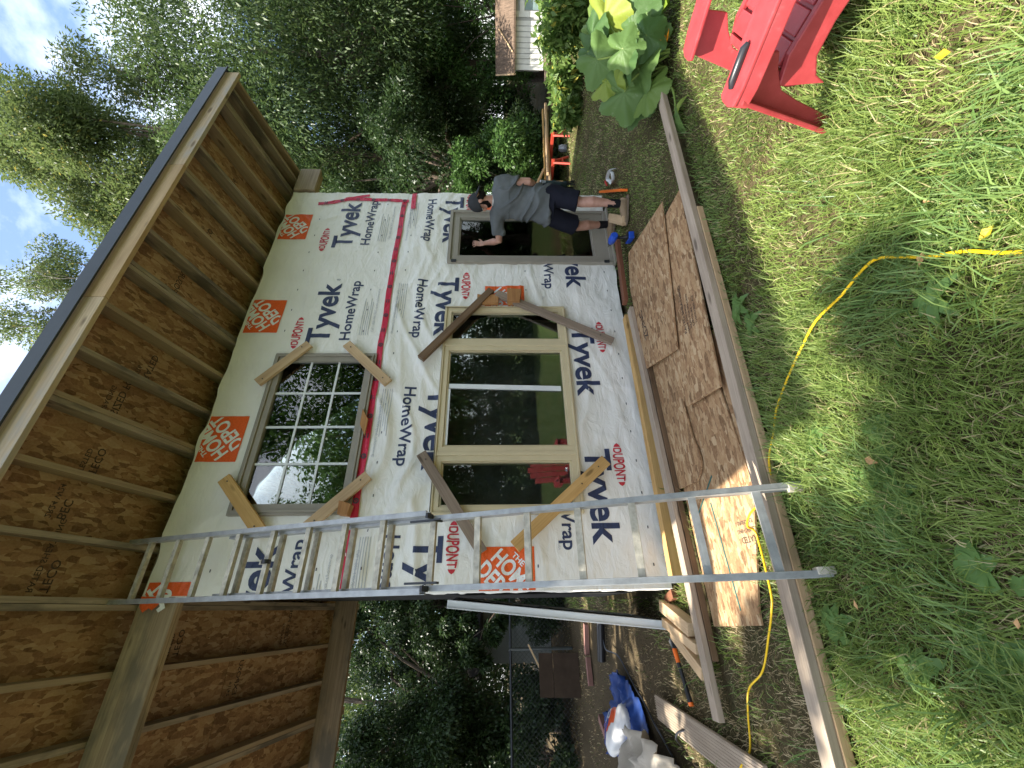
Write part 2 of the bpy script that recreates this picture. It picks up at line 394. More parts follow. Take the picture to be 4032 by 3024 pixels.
# house wrap: displaced sheets with real folds
def wrinkle(x, z):
    x = np.asarray(x, float); z = np.asarray(z, float)
    a = z+.16*np.sin(x*1.3)+.10*x*0
    wx = x+.25*vnoise(x*1.1, z*1.1, 5); wz = a+.22*vnoise(x*1.4, z*1.3, 6)
    rid = lambda n: 1-np.abs(2*n-1)
    f1 = rid(vnoise(wx*.9+wz*1.1, wz*5.0-wx*.9, 1))**2
    f2 = rid(vnoise(wx*1.6-wz*1.7, wz*8.5+wx*1.8, 2))**2.5
    f3 = vnoise(x*13, z*15, 3)-.5
    f4 = rid(vnoise(x*3.1+z*2.2, z*3.3-x*2.1, 8))**6
    amp = .45+.75*np.exp(-((z-2.3)/.38)**2)+.35*np.exp(-((z-1.2)/.7)**2)*(.4+.6*(x > 2.9))
    amp = amp*np.where(z > 2.7, .62, 1.0)
    d = amp*(.026*f1+.015*f2)+.0026*f3+.006*f4
    return d
def fy(x, z, off=0): return YW-wrinkle(x, z)-off
def wrap_sheet(name, x0, x1, z0, z1, off, edge=None, ragged=0, step=.022):
    nx = int((x1-x0)/step)+1; nzz = int((z1-z0)/step)+1
    gx, gz = np.meshgrid(np.linspace(x0, x1, nx), np.linspace(z0, z1, nzz))
    if ragged:
        t = np.linspace(0, 1, nzz)[:, None]; gz = gz+ragged*(vnoise(gx*4, gx*0+3, 9)-.5)*np.clip((.12-t)/.12, 0, 1)+ragged*.8*(vnoise(gx*5, gx*0+7, 12)-.6)*np.clip((t-.9)/.1, 0, 1)
    y = fy(gx, gz, off)
    V = np.stack([gx, y, gz], -1).reshape(-1, 3)
    idx = np.arange(nx*nzz).reshape(nzz, nx)
    F = np.stack([idx[:-1,:-1], idx[:-1,1:], idx[1:,1:], idx[1:,:-1]], -1).reshape(-1, 4)
    cx = gx.reshape(-1)[F].mean(1); cz = gz.reshape(-1)[F].mean(1)
    keep = np.ones(len(F), bool)
    for a, b, c, d in OPEN: keep &= ~((cx > a) & (cx < b) & (cz > c) & (cz < d))
    return link(name, fast_mesh(name, V, F[keep], smooth=True), WRAP, shed)
lower = wrap_sheet('house_wrap', WL, WR, .035, 2.66, 0, ragged=.03)
upper = wrap_sheet('house_wrap', WL, WR, 2.62, 4.15, .007, ragged=.05)
# the wrap turned round the left and right corners
def wrap_return(x, sgn, z0, z1, dep):
    zz = np.linspace(z0, z1, 150); dd = np.linspace(0, 1, 9); V = []; F = []
    wd = dep*(.75+.5*vnoise(zz*5, zz*0, 4)); 
    for i, z in enumerate(zz):
        for j, d in enumerate(dd):
            y = fy(x, z, .0)+d*wd[i]; V.append((x+sgn*(.004*math.sin(d*3)+.024*d*(vnoise(z*14., d*3, 21)-.3)), float(y), z))
    n = len(dd)
    for i in range(len(zz)-1):
        for j in range(n-1): F.append((i*n+j, i*n+j+1, (i+1)*n+j+1, (i+1)*n+j))
    return link('house_wrap_return', fast_mesh('house_wrap_return', np.array(V), np.array(F), smooth=True), WRAP, lower)
wrap_return(WL, -1, .04, 3.9, .10); wrap_return(WR, 1, .04, 4.0, .10)

# lettering printed on the wrap ------------------------------------------------
def text_mesh(txt, size, bold=0., res=4, spacing=1.0):
    cu_ = bpy.data.curves.new('t', 'FONT'); cu_.body = txt; cu_.size = size; cu_.offset = bold*size; cu_.resolution_u = res; cu_.space_character = spacing
    cu_.fill_mode = 'FRONT'
    ob = bpy.data.objects.new('t', cu_); COL.objects.link(ob)
    dg = bpy.context.evaluated_depsgraph_get(); me = bpy.data.meshes.new_from_object(ob.evaluated_get(dg))
    bpy.data.objects.remove(ob); bpy.data.curves.remove(cu_); return me
def grid_cut(bm, step):
    for ax in (0, 2):
        vals = [v.co[ax] for v in bm.verts]
        if not vals: return
        a, b = min(vals), max(vals); n0 = math.floor(a/step)+1
        while n0*step < b:
            co = [0,0,0]; co[ax] = n0*step; no = [0,0,0]; no[ax] = 1
            bmesh.ops.bisect_plane(bm, geom=bm.verts[:]+bm.edges[:]+bm.faces[:], plane_co=co, plane_no=no, dist=1e-6); n0 += 1
def clip(bm, xr=None, zr=None):
    for ax, r in ((0, xr), (2, zr)):
        if r is None: continue
        for v, sg in ((r[0], -1), (r[1], 1)):
            co = [0,0,0]; co[ax] = v; no = [0,0,0]; no[ax] = sg
            bmesh.ops.bisect_plane(bm, geom=bm.verts[:]+bm.edges[:]+bm.faces[:], plane_co=co, plane_no=no, dist=1e-6, clear_outer=True)
def lay_on_wrap(name, bm, m, off, parent, step=.03, xr=(WL+.004, WR-.004), zr=(.05, 4.12)):
    clip(bm, xr, zr)
    if not bm.faces: bm.free(); return None
    grid_cut(bm, step)
    cells = []
    for a, b, c, d in OPEN:      # nothing printed across the openings
        kill = [f for f in bm.faces if a < f.calc_center_median().x < b and c < f.calc_center_median().z < d]
        bmesh.ops.delete(bm, geom=kill, context='FACES')
    if not bm.faces: bm.free(); return None
    off += .0075 if parent is upper else 0
    for v in bm.verts: v.co.y = float(fy(v.co.x, v.co.z, off))
    bmesh.ops.triangulate(bm, faces=bm.faces)
    me = bpy.data.meshes.new(name); bm.to_mesh(me); bm.free()
    return link(name, me, m, parent)
def put_text(txt, x0, x1, zbase, cap, m, flip=False, bold=.0, name='lettering', sheet=None, off=.004, shape=None, **kw):
    """fit text between x0 and x1 with the given cap height; flip = printed upside down, x0 is then the right-hand start"""
    me = text_mesh(txt, 1.0, bold, spacing=kw.get('spacing', 1.0)); bm = bmesh.new(); bm.from_mesh(me); bpy.data.meshes.remove(me)
    xs_ = [v.co.x for v in bm.verts]; a, b = min(xs_), max(xs_); w = b-a; sx = abs(x1-x0)/w; sz = cap/CAPH
    for v in bm.verts:
        u = (v.co.x-a)*sx; h = v.co.y*sz
        if shape: h = shape(u/abs(x1-x0), h, cap)
        v.co = Vector((x0-u, 0, zbase-h)) if flip else Vector((x0+u, 0, zbase+h))
    return lay_on_wrap(name, bm, m, off, sheet or (lower if flip else upper))
tm = text_mesh('T', 1.0); CAPH = max(v.co.y for v in tm.vertices); bpy.data.meshes.remove(tm)
def poly_on_wrap(pts, m, off, sheet, name):
    bm = bmesh.new(); bm.faces.new([bm.verts.new((x, 0, z)) for x, z in pts]); return lay_on_wrap(name, bm, m, off, sheet)
def lens(t, h, cap):
    s = .56+.44*math.sin(math.pi*(.06+.88*t)); return cap/2+(h-cap/2)*s
def maker_mark(x0, x1, zb, cap, flip=False):
    sh = lower if flip else upper; sg = -1 if flip else 1; w = abs(x1-x0)
    put_text('DUPONT', x0+sg*.045, x1-sg*.045, zb, cap, RED, flip, .022, sheet=sh, shape=lens)
    zc = zb+sg*cap/2
    for e, d in ((x0, 1), (x1, -1)):
        d *= sg; poly_on_wrap([(e, zc), (e+d*.014, zc+cap*.20), (e+d*.036, zc+cap*.31), (e+d*.036, zc-cap*.31), (e+d*.014, zc-cap*.20)], RED, .004, sh, 'lettering')
def store_logo(x0, z0, flip=False, s=.445):
    """orange square with the diagonal stencil lettering; x0,z0 is the corner where the unrotated square starts"""
    sh = lower if flip else upper; sg = -1 if flip else 1
    sq = poly_on_wrap([(x0, z0), (x0+sg*s, z0), (x0+sg*s, z0+sg*s), (x0, z0+sg*s)], ORANGE, .004, sh, 'printed_square')
    if sq is None: return
    ang = R_(45); ca, sa = math.cos(ang), math.sin(ang)
    for txt, u0, wd, base, cap in (('HOME', -.185, .37, -.002, .118), ('DEPOT', -.205, .41, -.150, .122), ('THE', -.085, .12, .136, .040)):
        me = text_mesh(txt, 1.0, .030); bm = bmesh.new(); bm.from_mesh(me); bpy.data.meshes.remove(me)
        xv = [v.co.x for v in bm.verts]; a, w = min(xv), max(xv)-min(xv)
        for v in bm.verts:
            u = u0*s/.445+(v.co.x-a)/w*wd*s/.445; h = (base+v.co.y/CAPH*cap)*s/.445
            X = s/2+u*ca-h*sa; Zz = s/2+u*sa+h*ca
            v.co = Vector((x0+sg*X, 0, z0+sg*Zz))
        # stencil gap through the letters
        for (n0, n1) in ((base+cap*.46, base+cap*.52),):
            pass
        xr = sorted((x0+sg*.012, x0+sg*(s-.012))); zr = sorted((z0+sg*.012, z0+sg*(s-.012)))
        lay_on_wrap('lettering', bm, WHITEP, .0075, sh, xr=(max(xr[0], WL+.004), min(xr[1], WR-.004)), zr=(max(zr[0], .05), min(zr[1], 4.12)))
for k in range(4):                    # upper sheet, repeats every 1.40 m
    d = -1.4*k
    put_text('Tyvek', 3.87+d, 4.70+d, 3.21, .225, NAVY, bold=.026, off=.004); put_text('HomeWrap', 3.92+d, 4.735+d, 2.995, .105, NAVY, bold=.018, off=.004)
    put_text('®', 4.74+d, 4.765+d, 3.23, .04, NAVY, off=.004)
put_text('HomeWrap', 5.32-.02, 6.1, 2.995, .105, NAVY, bold=.018, off=.004)
def bars(x0, z0, flip, off, sheet):
    sg = -1 if flip else 1
    bm = bmesh.new()
    for i in range(5):
        z = z0-sg*i*.022; w = .50-.05*(i % 3)
        bm.faces.new([bm.verts.new(p) for p in ((x0,0,z),(x0+sg*w,0,z),(x0+sg*w,0,z-sg*.006),(x0,0,z-sg*.006))])
    lay_on_wrap('lettering', bm, GREYP, off, sheet)
for k in range(4):
    d = -1.4*k; bars(3.98+d, 2.90, False, .004, upper)
    put_text('Call 1-800-448-9835 tyvek.ca/homewrap', 4.02+d, 4.62+d, 2.755, .026, GREYP, off=.004)
UPS = [(1.20, 3.765), (2.61, 3.765), (4.01, 3.78), (-.21, 3.765)]
for a, b in UPS: store_logo(a, b)
for k in range(4): maker_mark(3.81-1.4*k, 4.215-1.4*k, 3.50, .098)
# lower sheet, hung upside down
for x in (2.68, 1.30, 4.08, 5.46): put_text('Tyvek', x, x-.835, .628, .222, NAVY, True, .026)
for x in (4.80, 3.39, 1.94, .55): put_text('Tyvek', x, x-.835, 2.105, .222, NAVY, True, .026)
for x in (4.77, 3.35, 1.95, .56): put_text('HomeWrap', x, x-.80, 2.34, .108, NAVY, True, .018)
for x in (1.23, 2.64, 4.04): put_text('HomeWrap', x, x-.80, .885, .108, NAVY, True, .018)
for x in (4.88, 3.48, 2.07, .67): maker_mark(x, x-.41, 1.845, .10, True)
for x in (4.16, 2.76, 1.35): maker_mark(x, x-.40, .375, .10, True)
for x in (.46, 3.27, 4.67): store_logo(x, 1.575, True)
for x in (4.6, 3.2, 1.83, .45):
    bars(x+.1, 2.46, True, .004, lower); put_text('Call 1-800-448-9835 tyvek.ca/homewrap', x, x-.60, 2.565, .026, GREYP, True)
for x in (4.0, 2.5, 1.12): bars(x+.1, 1.02, True, .004, lower)
for x in (3.12, .48): put_text('USA', x, x-.05, .93, .02, GREYP, True)
# rows of small printed ticks
for z in (.16, 1.10, 2.50, 2.86, 3.68):
    x = .3
    while x < 4.8:
        zz = z+.004*math.sin(x*40)
        poly_on_wrap([(x,zz),(x+.022,zz),(x+.022,zz+.009),(x,zz+.009)], INK, .004, upper if z > 2.66 else lower, 'printed_tick'); x += .29
# red seam tape
def tape_strip(pts, w, off=.013, marks=True):
    n = 60; P_ = []; tot = [0]
    for a, b in zip(pts[:-1], pts[1:]): tot.append(tot[-1]+math.dist(a, b))
    bm = bmesh.new(); prev = None; mk = []
    N = max(4, int(tot[-1]/.05))
    for i in range(N+1):
        s = tot[-1]*i/N; k = max(j for j in range(len(tot)-1) if tot[j] <= s+1e-9); t = (s-tot[k])/(tot[k+1]-tot[k])
        a, b = pts[k], pts[k+1]; x = a[0]+(b[0]-a[0])*t; z = a[1]+(b[1]-a[1])*t; L_ = math.dist(a, b); nx, nz_ = -(b[1]-a[1])/L_, (b[0]-a[0])/L_
        row = []
        for c in (-.5, -.17, .17, .5):
            X, Z2 = x+nx*w*c, z+nz_*w*c+.003*math.sin(s*9)
            row.append(bm.verts.new((X, float(fy(np.float64(X), np.float64(Z2), off))+.0018*math.sin(s*31+c*9), Z2)))
        if prev:
            for j in range(3): bm.faces.new((prev[j], prev[j+1], row[j+1], row[j]))
        prev = row
        if i % 4 == 2: mk.append((x, z, i))
    me = bpy.data.meshes.new('seam_tape'); bm.to_mesh(me); bm.free()
    tp = link('seam_tape', me, TAPE, upper)
    if marks:
        for x, z, i in mk:
            mb = MB(); y = float(fy(np.float64(x), np.float64(z), off))-.004
            if (i//4) % 2:
                ring = [(x+.025*math.cos(q*math.pi/6), y, z+.025*math.sin(q*math.pi/6)) for q in range(12)]; rin = [(x+.013*math.cos(q*math.pi/6), y, z+.013*math.sin(q*math.pi/6)) for q in range(12)]
                mb.add(ring+rin, [(q, (q+1) % 12, 12+(q+1) % 12, 12+q) for q in range(12)]); mb.add([(x-.007,y,z-.005),(x+.007,y,z-.005),(x+.007,y,z+.005),(x-.007,y,z+.005)], [(0,1,2,3)])
            else:
                for dz in (-.016, .008): mb.add([(x-.028,y,z+dz),(x+.02,y,z+dz),(x+.02,y,z+dz+.010),(x-.028,y,z+dz+.010)], [(0,1,2,3)])
            mb.build('printed_mark', INK, upper)
tape_strip([(WL+.005, 2.615), (.72, 2.632), (2.2, 2.642), (3.51, 2.655), (4.74, 2.652)], .062)
tape_strip([(4.665, 3.76), (4.70, 3.56), (4.765, 3.36), (4.75, 2.95), (4.735, 2.60)], .058, .015)
tape_strip([(4.755, 3.42), (4.80, 3.28), (4.835, 3.12)], .05, .017, False)
tape_strip([(4.57, 2.525), (4.885, 2.535)], .06, .017, False)

# torn wrap flap and staples at the beam
mb = MB(); mb.add([(.13,3.585,3.93),(.09,3.578,3.98),(.045,3.584,4.03),(.06,3.59,4.06),(.03,3.58,4.09),(.07,3.586,4.13),(.14,3.58,4.14)], [(0,1,2,3,4,5,6)]); mb.build('torn_flap', ORANGE, upper)
mb = MB(); mb.add([(.15,3.575,3.91),(.10,3.570,3.95),(.06,3.577,3.93),(.03,3.575,3.97),(.05,3.573,3.99),(.07,3.572,3.97),(.10,3.571,3.99),(.15,3.573,3.98)], [(0,1,2,3,4,5,6,7)]); mb.build('torn_flap', WHITEP, upper)

# windows ----------------------------------------------------------------------
def rect_frame(mb, x0, x1, z0, z1, w, y0, y1, mi=0):
    """four mitred-looking bars butted end to end"""
    mb.box((x0, y0, z0), (x0+w, y1, z1), mi); mb.box((x1-w, y0, z0), (x1, y1, z1), mi)
    mb.box((x0+w, y0, z0), (x1-w, y1, z0+w), mi); mb.box((x0+w, y0, z1-w), (x1-w, y1, z1), mi)
def pane(x0, x1, z0, z1, y, parent, m=None):
    mb = MB(); mb.box((x0, y, z0), (x1, y+.004, z1)); return mb.build('pane', m or GLASS, parent)
# upper gridded window
w1 = MB(); X0, X1, Z0, Z1 = .725, 2.332, 2.665, 3.68
rect_frame(w1, X0, X1, Z0, Z1, .022, 3.552, 3.64); rect_frame(w1, X0+.022, X1-.022, Z0+.022, Z1-.022, .020, 3.540, 3.64); rect_frame(w1, X0+.042, X1-.042, Z0+.042, Z1-.042, .052, 3.556, 3.645)
win = w1.build('gridded_window', TAUPE, shed, bevel=.003)
g0, g1, h0, h1 = X0+.094, X1-.094, Z0+.094, Z1-.094
pane(g0-.01, g1+.01, h0-.01, h1+.01, 3.588, win)
mb = MB()
for i in range(1, 4): x = g0+(g1-g0)*i/4; mb.box((x-.010, 3.579, h0), (x+.010, 3.587, h1))
for i in range(1, 3):
    z = h0+(h1-h0)*i/3
    for j in range(4):
        a = g0+(g1-g0)*j/4+(.010 if j else 0); b = g0+(g1-g0)*(j+1)/4-(.010 if j < 3 else 0); mb.box((a, 3.580, z-.010), (b, 3.586, z+.010))
mb.build('muntin', WHITEF, win)
# lower triple window
X0, X1, Z0, Z1 = .712, 2.948, .695, 2.0
w2 = MB(); rect_frame(w2, X0, X1, Z0, Z1, .018, 3.548, 3.64)
mull = [(1.232, 1.268), (2.425, 2.462)]
for a, b in mull: w2.box((a, 3.553, Z0+.018), (b, 3.64, Z1-.018))
win2 = w2.build('triple_window', CREAM, shed, bevel=.004)
for (a, b) in ((X0+.018, 1.232), (1.268, 2.425), (2.462, X1-.018)):
    sb = MB(); rect_frame(sb, a, b, Z0+.018, Z1-.018, .050, 3.561, 3.642); rect_frame(sb, a+.050, b-.050, Z0+.068, Z1-.068, .016, 3.574, 3.640)
    sash = sb.build('sash', CREAM, win2, bevel=.003); pane(a+.06, b-.06, Z0+.078, Z1-.078, 3.594, win2, GLASSD)
mb = MB(); mb.add([(1.905,3.578,.80),(1.955,3.578,.80),(1.985,3.578,1.91),(1.94,3.578,1.91),(1.905,3.592,.80),(1.955,3.592,.80),(1.985,3.592,1.91),(1.94,3.592,1.91)], [(0,1,2,3),(7,6,5,4),(0,4,5,1),(1,5,6,2),(2,6,7,3),(3,7,4,0)]); mb.box((1.345, 3.580, 1.895), (1.93, 3.592, 1.918)); mb.build('inner_sash', WHITEF, win2)
# glazed door panel
X0, X1, Z0, Z1 = 3.615, 4.53, .045, 2.03
d = MB(); rect_frame(d, X0, X1, Z0, Z1, .036, 3.545, 3.64)
door = d.build('glazed_door', TAUPE, shed, bevel=.003)
d = MB(); a, b, c, e = X0+.036, X1-.036, Z0+.036, Z1-.036
d.box((a, 3.566, c), (a+.085, 3.628, e)); d.box((b-.085, 3.566, c), (b, 3.628, e)); d.box((a+.085, 3.566, e-.085), (b-.085, 3.628, e)); d.box((a+.085, 3.566, c), (b-.085, 3.628, c+.17))
d.box((a+.085, 3.578, c+.17), (a+.101, 3.62, e-.085)); d.box((b-.101, 3.578, c+.17), (b-.085, 3.62, e-.085)); d.box((a+.101, 3.578, c+.17), (b-.101, 3.62, c+.186)); d.box((a+.101, 3.578, e-.101), (b-.101, 3.62, e-.085))
leaf = d.build('door_leaf', TAUPE, door, bevel=.003); pane(a+.095, b-.095, c+.18, e-.095, 3.598, door, GLASSD)
d = MB(); d.box((3.607, 3.53, 1.92), (3.640, 3.545, 1.98)); d.box((3.607, 3.53, .10), (3.640, 3.545, .16)); d.build('hinge', BLACKM, door)
d = MB(); d.box((3.60, 3.50, .02), (4.545, 3.60, .042)); d.build('sill', TAUPE, door, bevel=.003)

# scrap boards screwed over the window corners
def brace(p0, p1, w, t, m, y=None):
    y = y if y is not None else 3.535-t/2
    o = board('brace_board', (p0[0], y, p0[1]), (p1[0], y, p1[1]), w, t, m, shed, up=(0, 1, 0) if False else (0, -1, 0), bevel=.003)
    return o
brace((1.03, 3.765), (.58, 3.335), .105, .036, PINE_Y); brace((1.965, 3.75), (2.42, 3.35), .092, .034, PINE); brace((2.42, 2.975), (1.96, 2.495), .092, .034, PINE)
brace((.615, 2.985), (1.045, 2.545), .092, .036, PINE)
brace((2.235, 2.205), (3.14, 1.50), .075, .05, DARKBR); brace((3.10, 1.395+.05), (2.45, .222), .088, .036, GREYBR)
brace((1.24, 2.11), (.41, 1.55), .092, .036, GREYBR); brace((1.165, .46), (.45, 1.29), .105, .032, PINE_Y)
SHIM = wood('cedar shim', (.50,.26,.10), (.32,.14,.05), knots=False)
def shim(poly, y0, y1):
    mb = MB(); n = len(poly); mb.add([(x, y0, z) for x, z in poly]+[(x, y1, z) for x, z in poly], [tuple(range(n)), tuple(range(2*n-1, n-1, -1))]+[((i+1) % n, i, n+i, n+(i+1) % n) for i in range(n)])
    mb.build('shim', SHIM, shed, bevel=.002)
shim([(2.955, 1.425), (3.065, 1.415), (3.075, 1.49), (3.06, 1.56), (3.08, 1.655), (2.955, 1.655)], 3.50, 3.548); shim([(2.955, 1.19), (3.12, 1.165), (3.13, 1.325), (2.955, 1.325)], 3.46, 3.548)
shim([(.70, 2.65), (.79, 2.635), (.82, 2.735), (.71, 2.73)], 3.45, 3.54); shim([(1.42, 2.64), (1.53, 2.70), (1.69, 2.70), (1.58, 2.635)], 3.52, 3.542)
# screws in the braces
mb = MB()
for x, z in ((1.0,3.72),(.63,3.39),(2.0,3.70),(2.37,3.41),(2.37,2.92),(2.01,2.55),(.67,2.92),(1.0,2.6),(2.3,2.15),(3.05,1.58),(2.52,.35),(1.18,2.06),(.5,1.61),(1.1,.54),(.95,.70),(.55,1.18)): mb.tube([(x,3.497,z),(x,3.491,z)], .006, 6)
mb.build('screw', BLACKM, shed)

# interior things seen through the glass -----------------------------------------
def tall_board(name, p0, p1, w, t, m, label, up=(0,-1,0), grp=None):
    o = board(name, p0, p1, w, t, m, None, up=up); return tag(o, label, 'board', grp)
BARK = plain('pale bark', (.34,.26,.17), .85, .1, var=.35, scale=14, bump=.4)
mb = MB(); mb.tube([(4.55,4.6,.05),(4.3,4.45,.9),(3.95,4.25,1.7),(3.8,4.15,2.3)], [.09,.08,.07,.06], 9)
tag(mb.build('cut_log', BARK, None, True), 'pale curved log leaning inside the shed behind the glazed door', 'log')
tall_board('leaning_board', (4.75, 4.1, .08), (3.75, 4.6, 1.15), .09, .04, REDBR, 'reddish board leaning diagonally inside the shed behind the door glass')
GREENP = plain('green plastic', (.012,.19,.07), .35, .5, var=.08)
wc = empty('watering_can', (4.35, 4.05, .55), 'green plastic watering can standing on a crate inside the glazed door', 'watering can')
mb = MB(); mb.tube([(4.35,4.05,.55),(4.35,4.05,.60),(4.35,4.05,.78),(4.35,4.05,.80)], [.10,.105,.085,.07], 16); mb.build('body', GREENP, wc, True)
mb = MB(); mb.tube([(4.27,4.0,.62),(4.15,3.93,.72),(4.06,3.88,.84)], [.03,.022,.016], 8); mb.tube([(4.06,3.88,.84),(4.04,3.87,.86)], [.016,.04], 10); mb.build('spout', GREENP, wc, True)
mb = MB(); mb.tube([(4.42,4.08,.79),(4.47,4.12,.86),(4.52,4.15,.80),(4.50,4.14,.66),(4.44,4.1,.60)], .013, 7); mb.build('handle', GREENP, wc, True)
mb = MB()
for i in range(4): mb.box((4.12, 3.9, .06+.12*i), (4.62, 3.92, .15+.12*i)); mb.box((4.12, 4.24, .06+.12*i), (4.62, 4.26, .15+.12*i))
for i in range(4): mb.box((4.10, 3.92, .06+.12*i), (4.12, 4.24, .15+.12*i)); mb.box((4.62, 3.92, .06+.12*i), (4.64, 4.24, .15+.12*i))
mb.box((4.12, 3.9, .53), (4.62, 4.26, .545)); tag(mb.build('wooden_crate', GREYBR, None), 'slatted wooden crate inside the shed carrying the green watering can', 'crate')
BLUEP = plain('blue sack film', (.02,.10,.42), .35, .5, var=.3, scale=9, bump=.4)
def sack(loc, r, m, label, rz=0):
    mb = MB(); mb.ball((0,0,0), r, 22, 14); me = mb.mesh('sack', True); q = Matrix.Rotation(rz, 4, 'Z'); q.translation = loc
    for v in me.vertices:
        n = float(vnoise(v.co.x*9+loc[0], v.co.z*9+v.co.y*7, 3))-.5; v.co *= 1+.22*n; v.co.z = max(v.co.z, -r[2]*.8)
    return tag(link('sack', me, m, None, q), label, 'sack')
sack((4.02, 3.95, .25), (.20,.16,.25), BLUEP, 'shiny blue sack slumped on the shed floor just inside the door', .4)
sack((3.78, 4.25, .24), (.24,.18,.24), plain('clear green sack', (.30,.36,.26), .3, .5, var=.4, scale=12), 'pale translucent sack of greens inside the shed beside the blue sack', .9)
gx, gz_ = np.meshgrid(np.linspace(.5, 3.1, 120), np.linspace(.55, 2.1, 50)); gyy = 3.98+.05*np.sin(gx*11+1.5*np.sin(gx*3)+gz_*.8)+.06*vnoise(gx*3, gz_*2.2, 77)
idx = np.arange(gx.size).reshape(gx.shape); cu = link('cloth_screen', fast_mesh('cloth_screen', np.stack([gx, gyy, gz_], -1).reshape(-1, 3), np.stack([idx[:-1,:-1], idx[:-1,1:], idx[1:,1:], idx[1:,:-1]], -1).reshape(-1, 4), smooth=True), plain('dull grey cloth', (.13,.125,.115), .9, .1, var=.2))
md = cu.modifiers.new('thick', 'SOLIDIFY'); md.thickness = .004; tag(cu, 'dull grey cloth hung inside the shed behind the cream triple window', 'cloth')
mb = MB()
for i in range(6): 
    x = .9+i*.33; mb.box((x, 5.6, .05), (x+.03, 5.63, 1.9))
for z in (.4, .8, 1.2, 1.6): mb.box((.87, 5.55, z), (2.62, 5.85, z+.02))
tag(mb.build('storage_rack', GREYBR, None), 'dim slatted storage rack against the back wall inside the shed', 'rack')
sack((1.2, 5.0, .3), (.35,.28,.32), plain('red cloth', (.20,.02,.03), .7, .2, var=.2), 'dark red cloth bundle on the shed floor behind the left pane')

# ------------------------------------------------------------------ ladder
lad = empty('extension_ladder', (.305, 1.85, 0), 'paint-spattered aluminium extension ladder leaning against the wrapped wall', 'ladder')
LD = Vector((0, 1.62, 4.2)).normalized(); LN = Vector((0, -LD.z, LD.y)); LB = Vector((0, 1.85, .012))
def lp(x, s, o=0): return Vector((x, 0, 0))+Vector((0, LB.y, LB.z))+LD*s+LN*o
def rail(x, s0, s1, o, w=.026, dep=.064, m=ALU):
    mb = MB(); t = .0045; sg = 1 if x < .3 else -1
    mb.bar(lp(x, s0, o), lp(x, s1, o), t, dep, LN)
    for e in (-1, 1): mb.bar(lp(x-sg*(w/2), s0, o+e*(dep/2-.0035)), lp(x-sg*(w/2), s1, o+e*(dep/2-.0035)), w, .006, LN)
    for e in (-1, 1): mb.bar(lp(x-sg*(w-.003), s0, o+e*(dep/2-.011)), lp(x-sg*(w-.003), s1, o+e*(dep/2-.011)), .005, .014, LN)
    return mb.build('rail', m, lad, bevel=.001)
for x in (.128, .480): rail(x, .0, 3.56, -.030)
for x in (.112, .496) : rail(x, 1.93, 4.52, .040, .028)
RS = [.191, .479, .771, 1.055, 1.34, 1.638, 1.927, 2.222, 2.504, 2.789, 3.085, 3.395, 3.687, 3.985, 4.28]
def rung(x0, x1, s, o, m):
    mb = MB(); pr = []
    a = lp(x0, s, o); b = lp(x1, s, o); mb.tube([a, b], .0185, 10)
    mb.bar(a+LN*.013, b+LN*.013, .036, .010, LN)
    return mb.build('rung', m, lad, True)
for s in RS[:12]: rung(.128, .480, s, -.030, ALUD if s > .6 else ALU)
for s in RS[7:]: rung(.112, .496, s+.012, .040, ALUD)
# rung locks, rail ends, pulley, rubber feet
for x in (.140, .468):
    mb = MB(); mb.bar(lp(x, 1.88, .05), lp(x, 2.04, .055), .012, .014, LN); mb.bar(lp(x, 1.88, .05), lp(x+.001, 1.86, .0), .012, .014, LD); mb.bar(lp(x, 1.97, .066), lp(x, 1.83, .072), .009, .006, LN); mb.build('rung_lock', BLACKM, lad, bevel=.002)
for x in (.112, .496):
    mb = MB(); mb.bar(lp(x, 1.915, .04), lp(x, 1.932, .04), .030, .067, LN); mb.build('end_cap', BLACKP, lad, bevel=.003)
mb = MB(); mb.tube([lp(.29, 3.09, .06), lp(.315, 3.09, .06)], .028, 14); mb.build('pulley', BLACKP, lad, True)
mb = MB(); mb.bar(lp(.303, 3.10, .062), lp(.303, 3.16, .045), .03, .006, LN); mb.build('pulley_bracket', ALUD, lad)
for x in (.128, .480):
    mb = MB(); mb.bar(lp(x, -.012, -.030), lp(x, .055, -.030), .030, .075, LN); mb.build('foot', ALUD, lad, bevel=.003)

# ------------------------------------------------------------------ lumber and sheets on the ground
def lumber(p0, p1, w, t, m, label, name='timber_board', grp='loose boards lying round the shed', up=(0,0,1)):
    return tag(board(name, p0, p1, w, t, m, None, up=up, bevel=.004), label, 'board', grp)
lumber((3.72, 1.755, .080), (-.75, 2.155, .080), .088, .040, GREYW, 'long weathered grey board along the near edge of the flake sheets, upper of two')
lumber((2.40, 1.872, .038), (-1.5, 2.215, .038), .090, .042, PINE, 'tan board directly beneath the long grey board at the edge of the lawn')
lumber((2.62, 3.20, .10), (-.60, 3.095, .10), .092, .038, GREYW, 'long grey weathered board between the flake sheets and the wrapped wall')
lumber((2.4, 3.17, .055), (-.3, 3.10, .055), .08, .042, DARKBR, 'dark brown board lying underneath the long grey board by the wall')
lumber((3.66, 3.215, .085), (2.68, 3.165, .15), .085, .042, REDBR, 'short reddish brown board lying under the cordless drill')
lumber((2.70, 3.42, .055), (.20, 3.45, .055), .088, .085, PINE_Y, 'fresh yellow timber lying tight against the foot of the wrapped wall')
lumber((.02, 3.82, .055), (-.135, 3.30, .060), .09, .085, PINE, 'short square timber offcut nearest the wall corner')
lumber((-.10, 3.82, .055), (-.245, 3.23, .06), .065, .085, PINE, 'middle one of the three short timber offcuts left of the wall')
lumber((-.17, 3.70, .045), (-.385, 3.24, .05), .08, .085, PINE, 'short offcut with a white stapled tag on its end')
